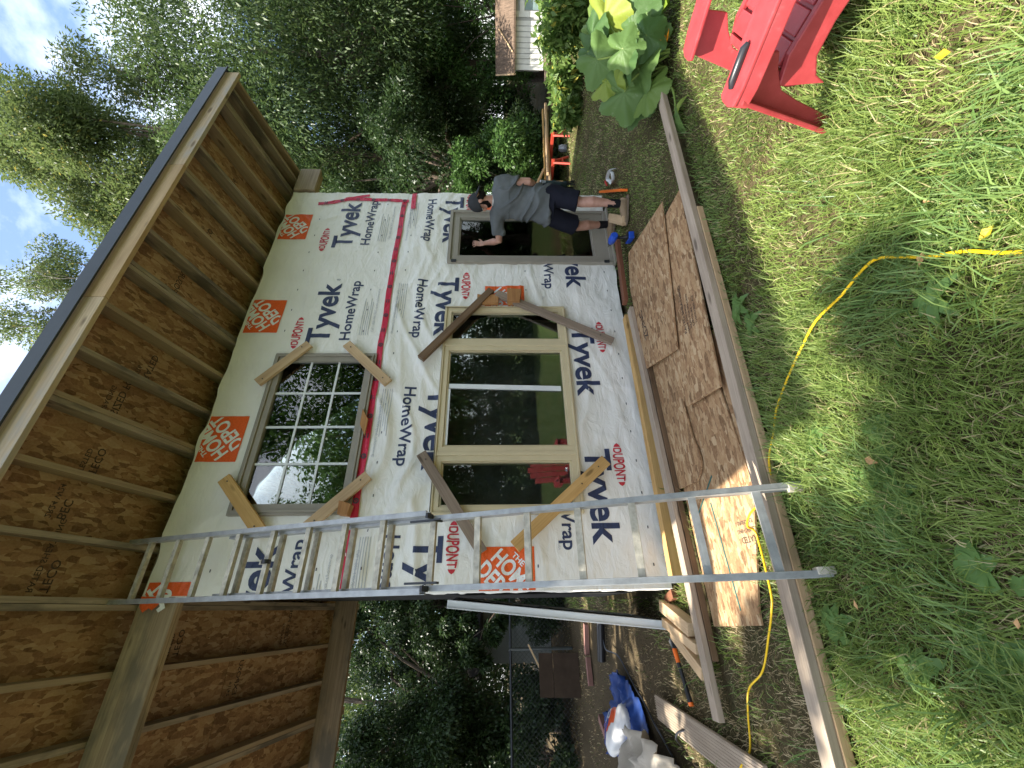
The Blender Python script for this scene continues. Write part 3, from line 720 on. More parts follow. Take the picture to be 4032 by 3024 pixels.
mb = MB(); mb.bar((-.3862, 3.2365, .05), (-.3867, 3.2355, .05), .06, .05, (0,0,1)); tag(mb.build('paper_tag', WHITEF, None), 'small white tag stapled to the end of a timber offcut', 'tag')
q = lumber((-.745, 4.42, .05), (-.80, 2.75, .055), .175, .026, GREYW, 'wide grooved grey deck board at the far left of the yard', 'deck_board')
mb = MB()
for i in range(9): mb.box((-.84, -.080+.0185*i, .0131), (.84, -.071+.0185*i, .0165))
mw, _ = frame_mw((-.745, 4.42, .05), (-.80, 2.75, .055)); mb.build('groove_ridge', GREYW, q, mw=mw)
lumber((.05, 3.78, .03), (.10, 3.60, .03), .07, .05, REDBR, 'stub of reddish timber at the left corner of the wall')

def sheet(poly, z, m, label, tilt=0, name='osb_sheet', t=.011):
    cx = sum(p[0] for p in poly)/len(poly); cy = sum(p[1] for p in poly)/len(poly)
    mb = MB(); mb.prism([(x-cx, y-cy) for x, y in poly], -t/2, t/2)
    mw = Matrix.Translation((cx, cy, z)) @ Matrix.Rotation(tilt, 4, 'Y')
    return tag(mb.build(name, m, None, mw=mw), label, 'wood sheet', 'flake board offcuts on the ground')
A_ = sheet([(2.90,2.18),(1.68,2.51),(1.89,3.14),(2.85,3.15),(3.21,3.02)], .078, OSB, 'pointed flake board offcut nearest the drill, topmost of the pile', R_(.4))
B_ = sheet([(2.84,2.45),(2.74,1.95),(1.17,2.15),(1.26,2.62),(2.2,2.9)], .056, OSB, 'dark-stamped flake board partly under the pointed offcut', R_(.3))
D_ = sheet([(2.3,3.10),(.79,3.08),(.765,2.78),(.80,2.70),(.86,2.655),(.95,2.655),(1.05,2.69),(1.30,2.70),(2.2,2.55)], .038, OSB, 'flake board with a rounded cut corner halfway along the pile')
E_ = sheet([(1.70,2.27),(.57,2.195),(-.01,2.47),(-.09,2.485),(-.11,3.05),(1.6,3.06)], .018, OSB, 'sunlit flake board with a notched end behind the ladder foot')
F_ = sheet([(1.65,2.24),(1.5,2.02),(.30,2.05),(.03,2.03),(.01,2.14),(.16,2.22),(.6,2.20)], .0095, OSB, 'narrow flake board strip sticking out past the boards by the ladder feet')
# stamped writing on the sheets
def stamp(lines, org, xdir, up, size, parent, name='stamp'):
    xd = Vector(xdir).normalized(); ud = Vector(up).normalized(); nd = xd.cross(ud)
    for i, tx in enumerate(lines):
        mb = bmesh.new()
        me = text_mesh(tx, size*(1 if i else 1.5), .012, 2); o = Vector(org)-ud*(size*1.35*i)
        vs = [mb.verts.new(o+xd*v.co.x+ud*v.co.y) for v in me.vertices]
        for p in me.polygons:
            try: mb.faces.new([vs[k] for k in p.vertices])
            except ValueError: pass
        bpy.data.meshes.remove(me)
        me = bpy.data.meshes.new(name); mb.to_mesh(me); mb.free(); link(name, me, STAMP, parent)
STAMP = plain('faded stamp ink', (.075,.055,.045), .8, .1, var=.4, scale=40)
stamp(['RATED SHEATHING', '24/16 7/16 INCH', 'SIZED FOR SPACING', 'EXPOSURE 1', 'THICKNESS .418'], (1.72, 2.36, .0645), (.97,-.16,0), (.16,.97,0), .030, B_)
stamp(['THIS SIDE DOWN', '000 PS 2-10'], (2.3, 2.45, .0635), (.97,-.16,0), (.16,.97,0), .028, B_)
stamp(['ZDINC'], (2.12, 2.95, .0865), (.97,.1,0), (-.1,.97,0), .07, A_)
stamp(['RATED', 'SHEATHING', 'EXPOSURE 1'], (.34, 2.30, .0245), (.03,1,0), (-1,.03,0), .032, E_)
mb = MB(); mb.bar((.75,2.60,.0245),(.55,2.94,.0245),.012,.0015); mb.bar((.60,2.70,.0250),(-.02,2.66,.0250),.012,.0012); mb.build('painted_edge_line', plain('dark green edge paint', (.02,.11,.09), .6), E_)
up = nrm; xr_ = Vector((1,0,0)); dn = Vector((0,-1,SL)).normalized()
def roofstamp(lines, x, y, size): stamp(lines, Vector((x, y, roofz(y)))+nrm*.1405, (1,0,0), Vector((0,1,-SL)) , size, shed)
for x, y, ls in ((.60,2.95,['BEC','2R24 W24']), (.15,3.05,['TECO','RATED SHEATHING']), (.93,3.0,['TECO','TESTED']), (1.40,2.95,['SIZED FOR','SPACING']), (2.56,2.95,['EXPOSURE 1','24/16']), (1.77,3.05,['RATED','7/16']), (3.35,3.0,['TECO','PS 2-10']), (4.2,3.0,['24/16','EXP 1']), (-.3,4.2,['TECO','TESTED']), (-.68,5.0,['EXPOSURE','24/16']), (-.3,5.6,['SIZED FOR','SPACING'])): roofstamp(ls, x, y, .052)

# ------------------------------------------------------------------ cords, tools, bags
def smooth_path(pts, n=6):
    pts = [Vector(p) for p in pts]; out = []
    for i in range(len(pts)-1):
        p0 = pts[max(i-1,0)]; p1 = pts[i]; p2 = pts[i+1]; p3 = pts[min(i+2,len(pts)-1)]
        for k in range(n):
            t = k/n; out.append(.5*((2*p1)+(p2-p0)*t+(2*p0-5*p1+4*p2-p3)*t*t+(3*p1-p0-3*p2+p3)*t**3))
    return out+[pts[-1]]
YEL = plain('yellow cord', (.80,.50,.008), .45, .4, var=.06)
cp = [(.70,.60,.05),(.81,.75,.05),(.9,.83,.055),(.97,.92,.05),(1.08,1.03,.06),(1.10,1.11,.055),(1.08,1.23,.055),(1.07,1.38,.06),(1.02,1.52,.05),(.94,1.68,.045),(.86,1.83,.025),(.77,1.91,.02),(.66,1.96,.045),(.54,2.01,.05),(.46,2.10,.08),(.42,2.16,.108),(.37,2.22,.104),(.33,2.26,.045),(.07,2.27,.05),(-.02,2.31,.05),(-.13,2.43,.03),(-.3,2.6,.02),(-.4,2.79,.02),(-.52,2.87,.02),(-.70,2.95,.02),(-.79,2.99,.082),(-.88,3.05,.05),(-1.05,3.2,.02),(-1.2,3.6,.015),(-1.3,4.2,.015)]
mb = MB(); cp = [(x, y, z*.72 if y < 1.95 else z) for x, y, z in cp]; mb.tube(smooth_path(cp), .0052, 8); tag(mb.build('yellow_cable', YEL, None, True), 'yellow extension cord snaking through the grass and under the ladder', 'cord')
bl = [(-.36,6.35,.05),(-.45,6.1,.08),(-.48,5.75,.03),(-.60,5.45,.02),(-.72,5.2,.015),(-.80,4.95,.015),(-.92,4.7,.015),(-.98,4.5,.02),(-1.1,4.2,.02)]
mb = MB(); mb.tube(smooth_path(bl), .008, 7); tag(mb.build('black_cable', BLACKP, None, True), 'thin black cable looping over the bare soil beside the blue tarp', 'cable')
bl = [(-.92,4.02,.03),(-.86,3.95,.09),(-.80,3.86,.09),(-.78,3.75,.03),(-.86,3.6,.02)]
mb = MB(); mb.tube(smooth_path(bl), .008, 7); tag(mb.build('black_cable', BLACKP, None, True), 'short arched black cable end by the grooved deck board', 'cable')
mb = MB(); mb.tube([(-.10,6.35,.06),(-.60,6.55,.06)], .055, 14); mb.tube([(-.60,6.55,.06),(-.605,6.552,.06)], .045, 14); tag(mb.build('drain_pipe', BLACKP, None, True), 'black plastic drain pipe lying on the soil under the open roof', 'pipe')
# splitting axe
ax = empty('axe', (-.25, 3.80, .03), 'axe with orange and black handle lying in the grass by the timber offcuts', 'axe')
ORP = plain('orange plastic', (.85,.16,.015), .4, .5, var=.06)
mb = MB(); mb.tube([(-.262,3.80,.04),(-.292,3.785,.042),(-.37,3.755,.042)], [.014,.018,.016], 10, ell=(0,0,1)); mb.build('upper_handle', ORP, ax, True)
mb = MB(); mb.tube([(-.37,3.755,.042),(-.48,3.71,.04),(-.60,3.665,.038)], [.0155,.014,.018], 10); mb.build('grip', BLACKP, ax, True)
mb = MB(); mb.tube([(-.60,3.665,.038),(-.618,3.658,.038)], [.020,.017], 10); mb.build('end_knob', ORP, ax, True)
mb = MB(); mb.add([(-.245,3.83,.02),(-.225,3.79,.015),(-.20,3.765,.018),(-.275,3.77,.02),(-.28,3.80,.02),(-.245,3.83,.06),(-.225,3.79,.075),(-.20,3.765,.07),(-.275,3.77,.06),(-.28,3.80,.06)], [(4,3,2,1,0),(5,6,7,8,9),(0,1,6,5),(1,2,7,6),(2,3,8,7),(3,4,9,8),(4,0,5,9)]); mb.build('axe_head', BLACKM, ax, bevel=.003)
# cordless drill standing on its battery
dr = empty('cordless_drill', (3.36, 2.97, .05), 'blue cordless drill standing on its battery beside the pointed flake board', 'drill')
BLU = plain('blue tool plastic', (.015,.07,.42), .4, .5, var=.08)
dv = Vector((.35,.85,0)).normalized(); o = Vector((3.385, 2.99, 0)); sdv = Vector((dv.y,-dv.x,0))
mb = MB(); mb.tube([o+dv*-.09+Vector((0,0,.225)), o+dv*-.07+Vector((0,0,.225)), o+dv*.03+Vector((0,0,.225)), o+dv*.07+Vector((0,0,.225))], [.030,.040,.040,.032], 14); mb.build('motor_housing', BLU, dr, True)
mb = MB(); mb.tube([o+dv*.07+Vector((0,0,.225)), o+dv*.10+Vector((0,0,.225)), o+dv*.125+Vector((0,0,.225)), o+dv*.14+Vector((0,0,.225))], [.028,.026,.020,.008], 12); mb.tube([o+dv*.14+Vector((0,0,.225)), o+dv*.19+Vector((0,0,.225))], .004, 8); mb.build('chuck', BLACKM, dr, True)
mb = MB(); mb.tube([o+dv*-.035+Vector((0,0,.195)), o+dv*-.03+Vector((0,0,.15)), o+dv*-.045+Vector((0,0,.085))], [(.022,.017),(.020,.016),(.024,.019)], 12, ell=dv); mb.build('grip', BLACKP, dr, True)
mb = MB(); mb.bar(o+dv*-.10+Vector((0,0,.055)), o+dv*.035+Vector((0,0,.055)), .075, .055); mb.build('battery', BLU, dr, bevel=.008)
mb = MB(); mb.bar(o+dv*-.085+Vector((0,0,.088)), o+dv*.02+Vector((0,0,.088)), .068, .012); mb.build('battery_mount', BLACKP, dr, bevel=.003)
# orange level
lv = empty('spirit_level', (4.4, 3.2, .02), 'long orange spirit level lying in the dry grass behind the man', 'level')
a = Vector((3.985, 2.85, .05)); b = Vector((4.85, 3.50, .05)); dd = (b-a).normalized()
mb = MB(); 
for s0, s1 in ((0, .06), (.14, .46), (.54, .94), (1.02, 1.08)): mb.bar(a+dd*s0, a+dd*s1, .024, .058)
for e in (-1, 1): mb.bar(a+Vector((0,0,e*.032)), b+Vector((0,0,e*.032)), .028, .008)
mb.build('beam', ORP, lv, bevel=.001)
mb = MB()
for s in (.10, .50, .98): mb.tube([a+dd*(s-.03), a+dd*(s+.03)], .010, 8)
mb.build('vial', plain('vial green', (.35,.5,.08), .2, .6), lv, True)
# scrap plank leaning by the foot, white plastic scrap, red scrap
lumber((4.17, 3.36, .06), (3.70, 3.02, .045), .10, .05, PINE, 'short pale plank end lying by the shoe of the man')
mb = MB(); mb.tube(smooth_path([(4.62,3.02,.02),(4.68,3.08,.06),(4.75,3.20,.05),(4.80,3.28,.03),(4.72,3.25,.02),(4.60,3.20,.02),(4.55,3.12,.03),(4.60,3.06,.05),(4.68,3.10,.05)]), [(.022,.004)]*49, 8, ell=(0,0,1)); tag(mb.build('plastic_strap', WHITEF, None, True), 'curled white plastic strap lying on the dry lawn', 'strap')
mb = MB(); mb.tube([(4.78,3.36,.02),(4.84,3.34,.04),(4.90,3.40,.02)], .012, 6); tag(mb.build('plastic_wrapper', plain('red film',(.5,.03,.02)), None, True), 'small red wrapper crumpled on the lawn near the white strap', 'wrapper')
# storm door leaning at the left corner
sdr = empty('storm_door', (-.10, 4.05, 0), 'white storm door standing on edge against the left corner of the shed', 'door')
mw = Matrix.Translation((-.125, 3.98, .01)) @ Matrix.Rotation(R_(5.8), 4, 'Y') @ Matrix.Rotation(R_(-3.5), 4, 'Z')
mb = MB(); rect_frame(mb, -.02, .02, 0, 0, 0, 0, 0) if False else None
mb.box((-.026, 0, 0), (.020, .06, 1.86)); mb.box((-.022, .80, 0), (.018, .86, 1.86)); mb.box((-.022, .06, 0), (.018, .80, .07)); mb.box((-.022, .06, 1.79), (.018, .80, 1.86)); mb.box((-.020,.06,.95),(.016,.80,1.01))
mb.box((.020, -.014, 0), (.030, .02, 1.86)); mb.box((-.036, -.010, 0), (-.026, .02, 1.86)); mb.build('door_frame', WHITEF, sdr, bevel=.002, mw=mw)
mb = MB(); mb.box((-.004, .06, .07), (.004, .80, .95)); mb.box((-.004, .06, 1.01), (.004, .80, 1.79)); mb.build('screen_panel', plain('dull grey screen', (.10,.095,.085), .6, .3), sdr, mw=mw)
# tarps and bag at the far left
def cloth(name, poly, m, label, cat, z=.03, bump=.1, fr=5, seed=1, rim=.0, res=.035, hill=None):
    xs_ = [p[0] for p in poly]; ys_ = [p[1] for p in poly]; V = []; F = []; idx = {}
    def inside(x, y):
        c = False; n = len(poly)
        for i in range(n):
            x0, y0 = poly[i]; x1, y1 = poly[(i+1) % n]
            if (y0 > y) != (y1 > y) and x < (x1-x0)*(y-y0)/(y1-y0)+x0: c = not c
        return c
    nx = int((max(xs_)-min(xs_))/res)+1; ny = int((max(ys_)-min(ys_))/res)+1
    def vid(i, j):
        if (i, j) not in idx:
            x = min(xs_)+i*res; y = min(ys_)+j*res; 
            r = lambda n: 1-abs(2*float(n)-1)
            h = bump*(r(vnoise(x*fr+y*2, y*fr*.7-x*2, seed))**2*.8+.5*float(vnoise(x*fr*.4, y*fr*.4, seed+4)))
            if hill: h += hill(x, y)
            idx[(i, j)] = len(V); V.append((x+.02*(float(vnoise(x*11,y*11,seed+7))-.5), y, z+h))
        return idx[(i, j)]
    for i in range(nx):
        for j in range(ny):
            if inside(min(xs_)+(i+.5)*res, min(ys_)+(j+.5)*res): F.append((vid(i,j), vid(i+1,j), vid(i+1,j+1), vid(i,j+1)))
    me = fast_mesh(name, np.array(V), np.array(F), smooth=True); o = link(name, me, m)
    md = o.modifiers.new('thick', 'SOLIDIFY'); md.thickness = .006
    return tag(o, label, cat)
BLT = plain('blue tarp', (.012,.05,.22), .45, .4, var=.25, scale=9, bump=.2); CAN = plain('canvas sheet', (.50,.45,.37), .85, .15, var=.12, bump=.3)
cloth('blue_tarp', [(-.63,5.75),(-.62,5.55),(-.80,5.05),(-1.05,4.85),(-1.30,5.3),(-1.55,6.6),(-1.2,6.6),(-.95,5.9)], BLT, 'crumpled blue tarp spread on the soil under the white and orange bag', 'tarp', .02, .12, 6, 3)
cloth('canvas_sheet', [(-.96,4.90),(-.93,4.45),(-1.0,4.1),(-1.2,3.6),(-1.9,3.4),(-2.6,4.6),(-2.4,6.2),(-1.6,5.6),(-1.25,5.1)], CAN, 'heap of off-white canvas sheet in the left corner of the yard', 'sheet', .02, .17, 5, 8, hill=lambda x, y: .22*math.exp(-((x+1.6)**2+(y-4.7)**2)/.35))
BAGW = plain('white bag film', (.70,.69,.66), .45, .4, var=.08, bump=.2)
bg_ = empty('store_bag', (-1.2, 5.6, .1), 'white bag with an orange printed panel slumped on the blue tarp', 'bag')
mb = MB(); mb.ball((0,0,0), (.46,.20,.13), 40, 20); me = mb.mesh('bag_body', True)
for v in me.vertices: v.co *= 1+.28*(float(vnoise(v.co.x*8+3, v.co.y*12+v.co.z*9, 2))-.5); v.co.z = max(v.co.z, -.10)
mw = Matrix.Translation((-1.14, 5.62, .14)) @ Matrix.Rotation(R_(118), 4, 'Z') @ Matrix.Rotation(R_(28), 4, 'X'); link('bag_body', me, BAGW, bg_, mw)
pm = me.copy(); bm = bmesh.new(); bm.from_mesh(pm)
bmesh.ops.delete(bm, geom=[f for f in bm.faces if not (abs(f.calc_center_median().x+.02) < .30 and f.calc_center_median().z > .0 and abs(f.calc_center_median().y+.03) < .075)], context='FACES')
for v in bm.verts: v.co += v.co.normalized()*.004
bm.to_mesh(pm); bm.free(); pm.materials.clear(); link('orange_panel', pm, ORANGE, bg_, mw)
me = text_mesh('DEPOT', .13, .02); q = MB(); q.v = [(v.co.x-.22, v.co.y-.075, .150-.55*(v.co.x-.2)**2*.9) for v in me.vertices]; q.f = [tuple(p.vertices) for p in me.polygons]; q.mi = [0]*len(q.f); bpy.data.meshes.remove(me); q.build('lettering', BAGW, bg_, mw=mw)

# ------------------------------------------------------------------ the man at the door
SKIN = NT('skin'); v_ = SKIN.coord(rnd=False); SKIN.base(SKIN.ramp(SKIN.noise(v_, 22, 5, .6), [(.3, (.36,.185,.125)), (.7, (.47,.265,.19))]), .5, .4); SKIN.bump(SKIN.noise(v_, 150, 3, .6), .15, .002); SKIN = SKIN.m
def fabric(name, c, folds=.5):
    q = NT(name); v = q.coord(rnd=False); f = q.noise(v, 5, 5, .6); q.base(q.ramp(f, [(.3, tuple(x*.82 for x in c)), (.7, tuple(x*1.15 for x in c))]), .9, .12)
    q.bump(q.noise(v, 420, 2, .6), folds, .0015); return q.m
SHIRT = fabric('grey cotton', (.115,.125,.125)); SHORT = fabric('black shorts cloth', (.013,.014,.022)); SOCK = fabric('black sock knit', (.012,.012,.013)); CAPM = fabric('dark cap cloth', (.040,.042,.045)); SHOE = fabric('tan shoe suede', (.27,.195,.12)); SOLE = plain('shoe sole', (.16,.12,.08), .8); BEARD = fabric('dark beard hair', (.009,.007,.0055))
man = empty('person', (4.0, 3.05, 0), 'bearded man in grey T-shirt, black shorts and backwards cap, one hand on the glass', 'person')
def voxel(mb, name, m, parent, vox=.009, smooth=6, fac=.5, fold=None):
    me = bpy.data.meshes.new('tmp'); me.from_pydata(mb.v, [], mb.f); me.update()
    bm = bmesh.new(); bm.from_mesh(me); bmesh.ops.recalc_face_normals(bm, faces=bm.faces); bm.to_mesh(me); bm.free()
    ob = bpy.data.objects.new('tmp', me); COL.objects.link(ob)
    r = ob.modifiers.new('r', 'REMESH'); r.mode = 'VOXEL'; r.voxel_size = vox; r.use_smooth_shade = True
    s = ob.modifiers.new('s', 'SMOOTH'); s.iterations = smooth; s.factor = fac
    out = bpy.data.meshes.new_from_object(ob.evaluated_get(bpy.context.evaluated_depsgraph_get()))
    bpy.data.objects.remove(ob); bpy.data.meshes.remove(me); out.name = name
    if fold:
        bm = bmesh.new(); bm.from_mesh(out); bm.normal_update()
        for v in bm.verts: v.co += v.normal*fold(v.co)
        bm.to_mesh(out); bm.free()
    out.polygons.foreach_set('use_smooth', [True]*len(out.polygons))
    return link(name, out, m, parent)
V3 = Vector
LAT = V3((.50,-.85,-.06)).normalized()          # the man's right-hand side
Lsh, Lel, Lwr = V3((3.955,3.215,1.425)), V3((3.835,3.43,1.415)), V3((3.925,3.545,1.585))
Rsh, Rel, Rwr = V3((4.165,2.90,1.395)), V3((4.125,2.86,1.075)), V3((4.235,3.03,.955))
Rhp, Rkn, Ran = V3((4.055,2.965,.88)), V3((3.945,2.975,.50)), V3((3.865,2.93,.10))
Lhp, Lkn, Lan = V3((3.95,3.155,.88)), V3((3.965,3.32,.49)), V3((4.10,3.40,.10))
HC = V3((4.045,3.055,1.625)); FACE = V3((-.50,.74,-.40)).normalized(); HS = FACE.cross(V3((0,0,1))).normalized(); HU = HS.cross(FACE)
b = MB()
b.tube([(4.0,3.06,.80),(4.0,3.06,.90),(4.015,3.055,1.02),(4.03,3.05,1.15),(4.05,3.05,1.30),(4.058,3.052,1.40),(4.058,3.05,1.455)], [(.15,.10),(.165,.115),(.15,.10),(.15,.10),(.175,.115),(.155,.095),(.07,.06)], 20, ell=LAT)
b.tube([(4.058,3.05,1.40),(4.056,3.045,1.50),(4.052,3.05,1.57)], [.060,.054,.055], 14)
hr = Matrix((HS, FACE, HU)).transposed()
b.ball(HC+HU*.015-FACE*.01, (.076,.095,.105), 22, 16, rot=hr); b.ball(HC+FACE*.035-HU*.055, (.055,.062,.058), 16, 12, rot=hr); b.ball(HC+FACE*.098-HU*.01, (.013,.020,.026), 10, 8, rot=hr)
b.ball(HC+FACE*.08+HU*.028, (.05,.018,.012), 12, 8, rot=hr)
for sgn in (-1, 1): b.ball(HC+HS*.078*sgn-HU*.008-FACE*.005, (.012,.022,.034), 10, 8, rot=hr)
b.tube([Lsh-V3((-.06,.07,0)), Lsh, (Lsh+Lel)/2, Lel, Lel.lerp(Lwr,.35), Lwr.lerp(Lel,.15), Lwr], [.06,.058,.047,.040,.041,.029,.027], 14)
b.tube([Rsh+V3((-.05,.07,0)), Rsh, (Rsh+Rel)/2, Rel, Rel.lerp(Rwr,.35), Rwr], [.06,.058,.048,.041,.042,.027], 14)
for h, k, a in ((Rhp,Rkn,Ran),(Lhp,Lkn,Lan)):
    f = V3((.55,.83,0)); calf = k.lerp(a,.30)-f*.022
    b.tube([h+V3((0,0,.06)), h, h.lerp(k,.5), h.lerp(k,.9), k, calf, k.lerp(a,.62)-f*.008, a+V3((0,0,.03)), a-V3((0,0,.04))], [.085,.088,.074,.058,.055,.058,.043,.036,.040], 16)
# left hand flat on the glass
pc = Lwr+V3((.012,.022,.055)); b.tube([Lwr-V3((0,.004,.01)), Lwr+V3((.004,.012,.02)), pc, pc+V3((.008,.006,.035))], [(.026,.020),(.034,.017),(.041,.014),(.039,.012)], 12, ell=(1,0,0))
for dx, tip, L_, r in ((-.030,-.030,.060,.0075),(-.011,-.012,.074,.0085),(.010,.008,.078,.0088),(.030,.030,.070,.0085)):
    o = pc+V3((dx+.008,.004,.030)); b.tube([o, o+V3((tip*.25,-.004,L_*.45)), o+V3((tip*.5,.006,L_*.8)), o+V3((tip*.62,.010,L_))], [r*1.12,r*1.05,r*.95,r*.7], 8)
o = pc+V3((.030,0,-.022)); b.tube([o-V3((.012,0,.006)), o+V3((.022,-.004,.016)), o+V3((.044,.004,.034)), o+V3((.052,.008,.048))], [.013,.011,.0095,.007], 8)
# right hand half closed in front of the hip
pc2 = Rwr+V3((.03,.055,-.02)); b.tube([Rwr, pc2-V3((.01,.015,-.008)), pc2, pc2+V3((.012,.03,-.010))], [(.025,.02),(.036,.018),(.040,.016),(.036,.014)], 12, ell=(0,0,1))
for dz, L_ in ((.028,.055),(.010,.066),(-.009,.064),(-.027,.050)):
    o = pc2+V3((.014,.032,dz-.010)); b.tube([o, o+V3((.006,L_*.5,-.006)), o+V3((-.016,L_*.85,-.010)), o+V3((-.032,L_*.72,-.010))], [.0095,.0085,.008,.0065], 8)
o = pc2+V3((-.01,.0,.028)); b.tube([o, o+V3((-.012,.024,.018)), o+V3((-.018,.046,.014))], [.012,.010,.007], 8)
body = voxel(b, 'body', SKIN, man, .0065, 3, .5)
# eyes sit on the face
mb = MB()
for sgn in (-1, 1): mb.ball(HC+FACE*.080+HS*.030*sgn+HU*.012, .011, 10, 8)
mb.build('eye', WHITEF, man, True)
# T-shirt
b = MB()
b.tube([(3.992,3.06,.845),(3.998,3.06,.93),(4.015,3.055,1.04),(4.03,3.05,1.15),(4.05,3.05,1.28),(4.06,3.052,1.39),(4.06,3.05,1.45),(4.058,3.048,1.482)], [(.218,.152),(.212,.148),(.192,.132),(.188,.128),(.205,.138),(.192,.122),(.115,.085),(.068,.060)], 26, ell=LAT)
b.tube([Lsh+V3((.07,-.10,.0)), Lsh+V3((.02,-.03,0)), Lsh.lerp(Lel,.3), Lsh.lerp(Lel,.72)], [.075,.086,.076,.072], 16)
b.tube([Rsh+V3((-.05,.09,.02)), Rsh+V3((0,.01,0)), Rsh.lerp(Rel,.3), Rsh.lerp(Rel,.60)], [.075,.084,.074,.072], 16)
def shirt_fold(c):
    t = (c-V3((3.98,3.2,.9))).dot(V3((.45,-.5,.72)))
    f = 1-abs(2*float(vnoise(t*11+2.2*float(vnoise(c.z*4, c.x*5, 31)), c.z*2.2+c.y*1.5, 32))-1)
    return .042*(f*f-.4)*(1.15 if c.z < 1.3 else .55)+.004*(float(vnoise(c.x*30, c.z*26, 33))-.5)
voxel(b, 't_shirt', SHIRT, man, .009, 5, .5, shirt_fold)
mb = MB(); mb.tube([(4.058,3.05,1.472),(4.057,3.047,1.492)], [(.069,.062),(.062,.056)], 20, ell=LAT); mb.build('collar', fabric('white undershirt', (.5,.49,.46)), man, True)
# shorts
b = MB()
b.tube([(3.99,3.06,.96),(3.99,3.06,.88),(3.99,3.06,.80)], [(.155,.105),(.172,.118),(.178,.128)], 22, ell=LAT)
for h, k in ((Rhp,Rkn),(Lhp,Lkn)): b.tube([h+V3((0,0,.05)), h-V3((0,0,.05)), h.lerp(k,.5), h.lerp(k,.9)], [(.105,.115),(.112,.115),(.108,.112),(.113,.118)], 20, ell=LAT)
voxel(b, 'shorts', SHORT, man, .009, 4, .5, lambda c: .012*(float(vnoise(c.x*14+c.z*5, c.z*9+c.y*8, 41))-.5))
for nm, a, k, toe in (('r', Ran, Rkn, V3((-.13,.10,0))), ('l', Lan, Lkn, V3((-.10,.12,0)))):
    b = MB(); b.tube([k.lerp(a,.70), k.lerp(a,.84), a+V3((0,0,.0)), a-V3((0,0,.05))], [.047,.044,.043,.044], 14); b.build('sock', SOCK, man, True)
    td = toe.normalized(); heel = a-td*.055; b = MB()
    b.tube([heel+V3((0,0,-.05)), a+V3((0,0,-.042))+td*.0, a+td*.07+V3((0,0,-.050)), a+td*.14+V3((0,0,-.062)), a+td*.20+V3((0,0,-.070))], [(.034,.040),(.042,.050),(.046,.043),(.048,.032),(.030,.018)], 16, ell=td.cross(V3((0,0,1))))
    b.tube([a+V3((0,0,-.05)), a+V3((0,0,.0))], [.047,.045], 14)
    sh_ = voxel(b, 'shoe', SHOE, man, .006, 5, .5)
    b = MB(); 
    pts = [(heel-td*.03, .030), (heel, .040), (a+td*.05, .041), (a+td*.11, .050), (a+td*.17, .044), (a+td*.225, .018)]; n_ = td.cross(V3((0,0,1)))
    poly = [tuple((p+n_*w)[:2]) for p, w in pts]+[tuple((p-n_*w)[:2]) for p, w in reversed(pts)]
    b.prism(poly, .004, .026); b.build('sole', SOLE, sh_, bevel=.004)
# cap worn backwards, brim hanging at the nape; beard and hair
b = MB(); ch = HC+HU*.030-FACE*.004; n = 22; vs = []; fs = []
for i in range(9):
    th = i/8*math.pi*.56
    for k in range(n):
        ph = 2*math.pi*k/n; rx, ry, rz_ = .088, .106, .112
        vs.append(ch+HS*(rx*math.sin(th)*math.cos(ph))+FACE*(ry*math.sin(th)*math.sin(ph))+HU*(rz_*math.cos(th)))
for i in range(8):
    for k in range(n): fs.append((i*n+k, (i+1)*n+k, (i+1)*n+(k+1) % n, i*n+(k+1) % n))
b.add(vs, fs); b.ball(ch+HU*.112, (.011,.011,.006), 8, 6, rot=hr)
cap = b.build('cap', CAPM, man, True)
b = MB(); BD = (V3((.875,-.485,0))*.62+V3((-.485,-.875,0))*.50+V3((0,0,-.55))).normalized(); bs = BD.cross(V3((.0,.0,1))).normalized(); bo = ch+HU*-.005-FACE*.085
BN = bs.cross(BD); vs = []; fs = []; m_, q_ = 11, 6
for i in range(q_):
    t = i/(q_-1)
    for k in range(m_):
        u = k/(m_-1)*2-1; ln = (.105*math.sqrt(max(0, 1-(u*.93)**2))+.01)*t
        vs.append(bo+bs*(u*.075)+BD*ln+BN*(-.020*u*u+.010*t)-V3((0,0,.0)))
for i in range(q_-1):
    for k in range(m_-1): fs.append((i*m_+k, i*m_+k+1, (i+1)*m_+k+1, (i+1)*m_+k))
b.add(vs, fs); br = b.build('brim', CAPM, cap, True); md = br.modifiers.new('t', 'SOLIDIFY'); md.thickness = .005
b = MB(); b.ball(HC+FACE*.052-HU*.072, (.054,.050,.046), 16, 12, rot=hr)
for sgn in (-1, 1): b.tube([HC+HS*.070*sgn+HU*.015+FACE*.012, HC+HS*.071*sgn-HU*.035+FACE*.025, HC+HS*.045*sgn-HU*.075+FACE*.045], [.012,.018,.026], 8)
voxel(b, 'beard', BEARD, man, .007, 3, .5, lambda c: .003*(float(vnoise(c.x*120, c.z*110+c.y*90, 5))-.5))
b = MB(); b.ball(HC-FACE*.050-HU*.045, (.066,.048,.050), 16, 12, rot=hr)
for sgn in (-1, 1): b.ball(HC+HS*.066*sgn-FACE*.035-HU*.025, (.016,.036,.045), 10, 8, rot=hr)
voxel(b, 'hair', BEARD, man, .007, 2, .5)

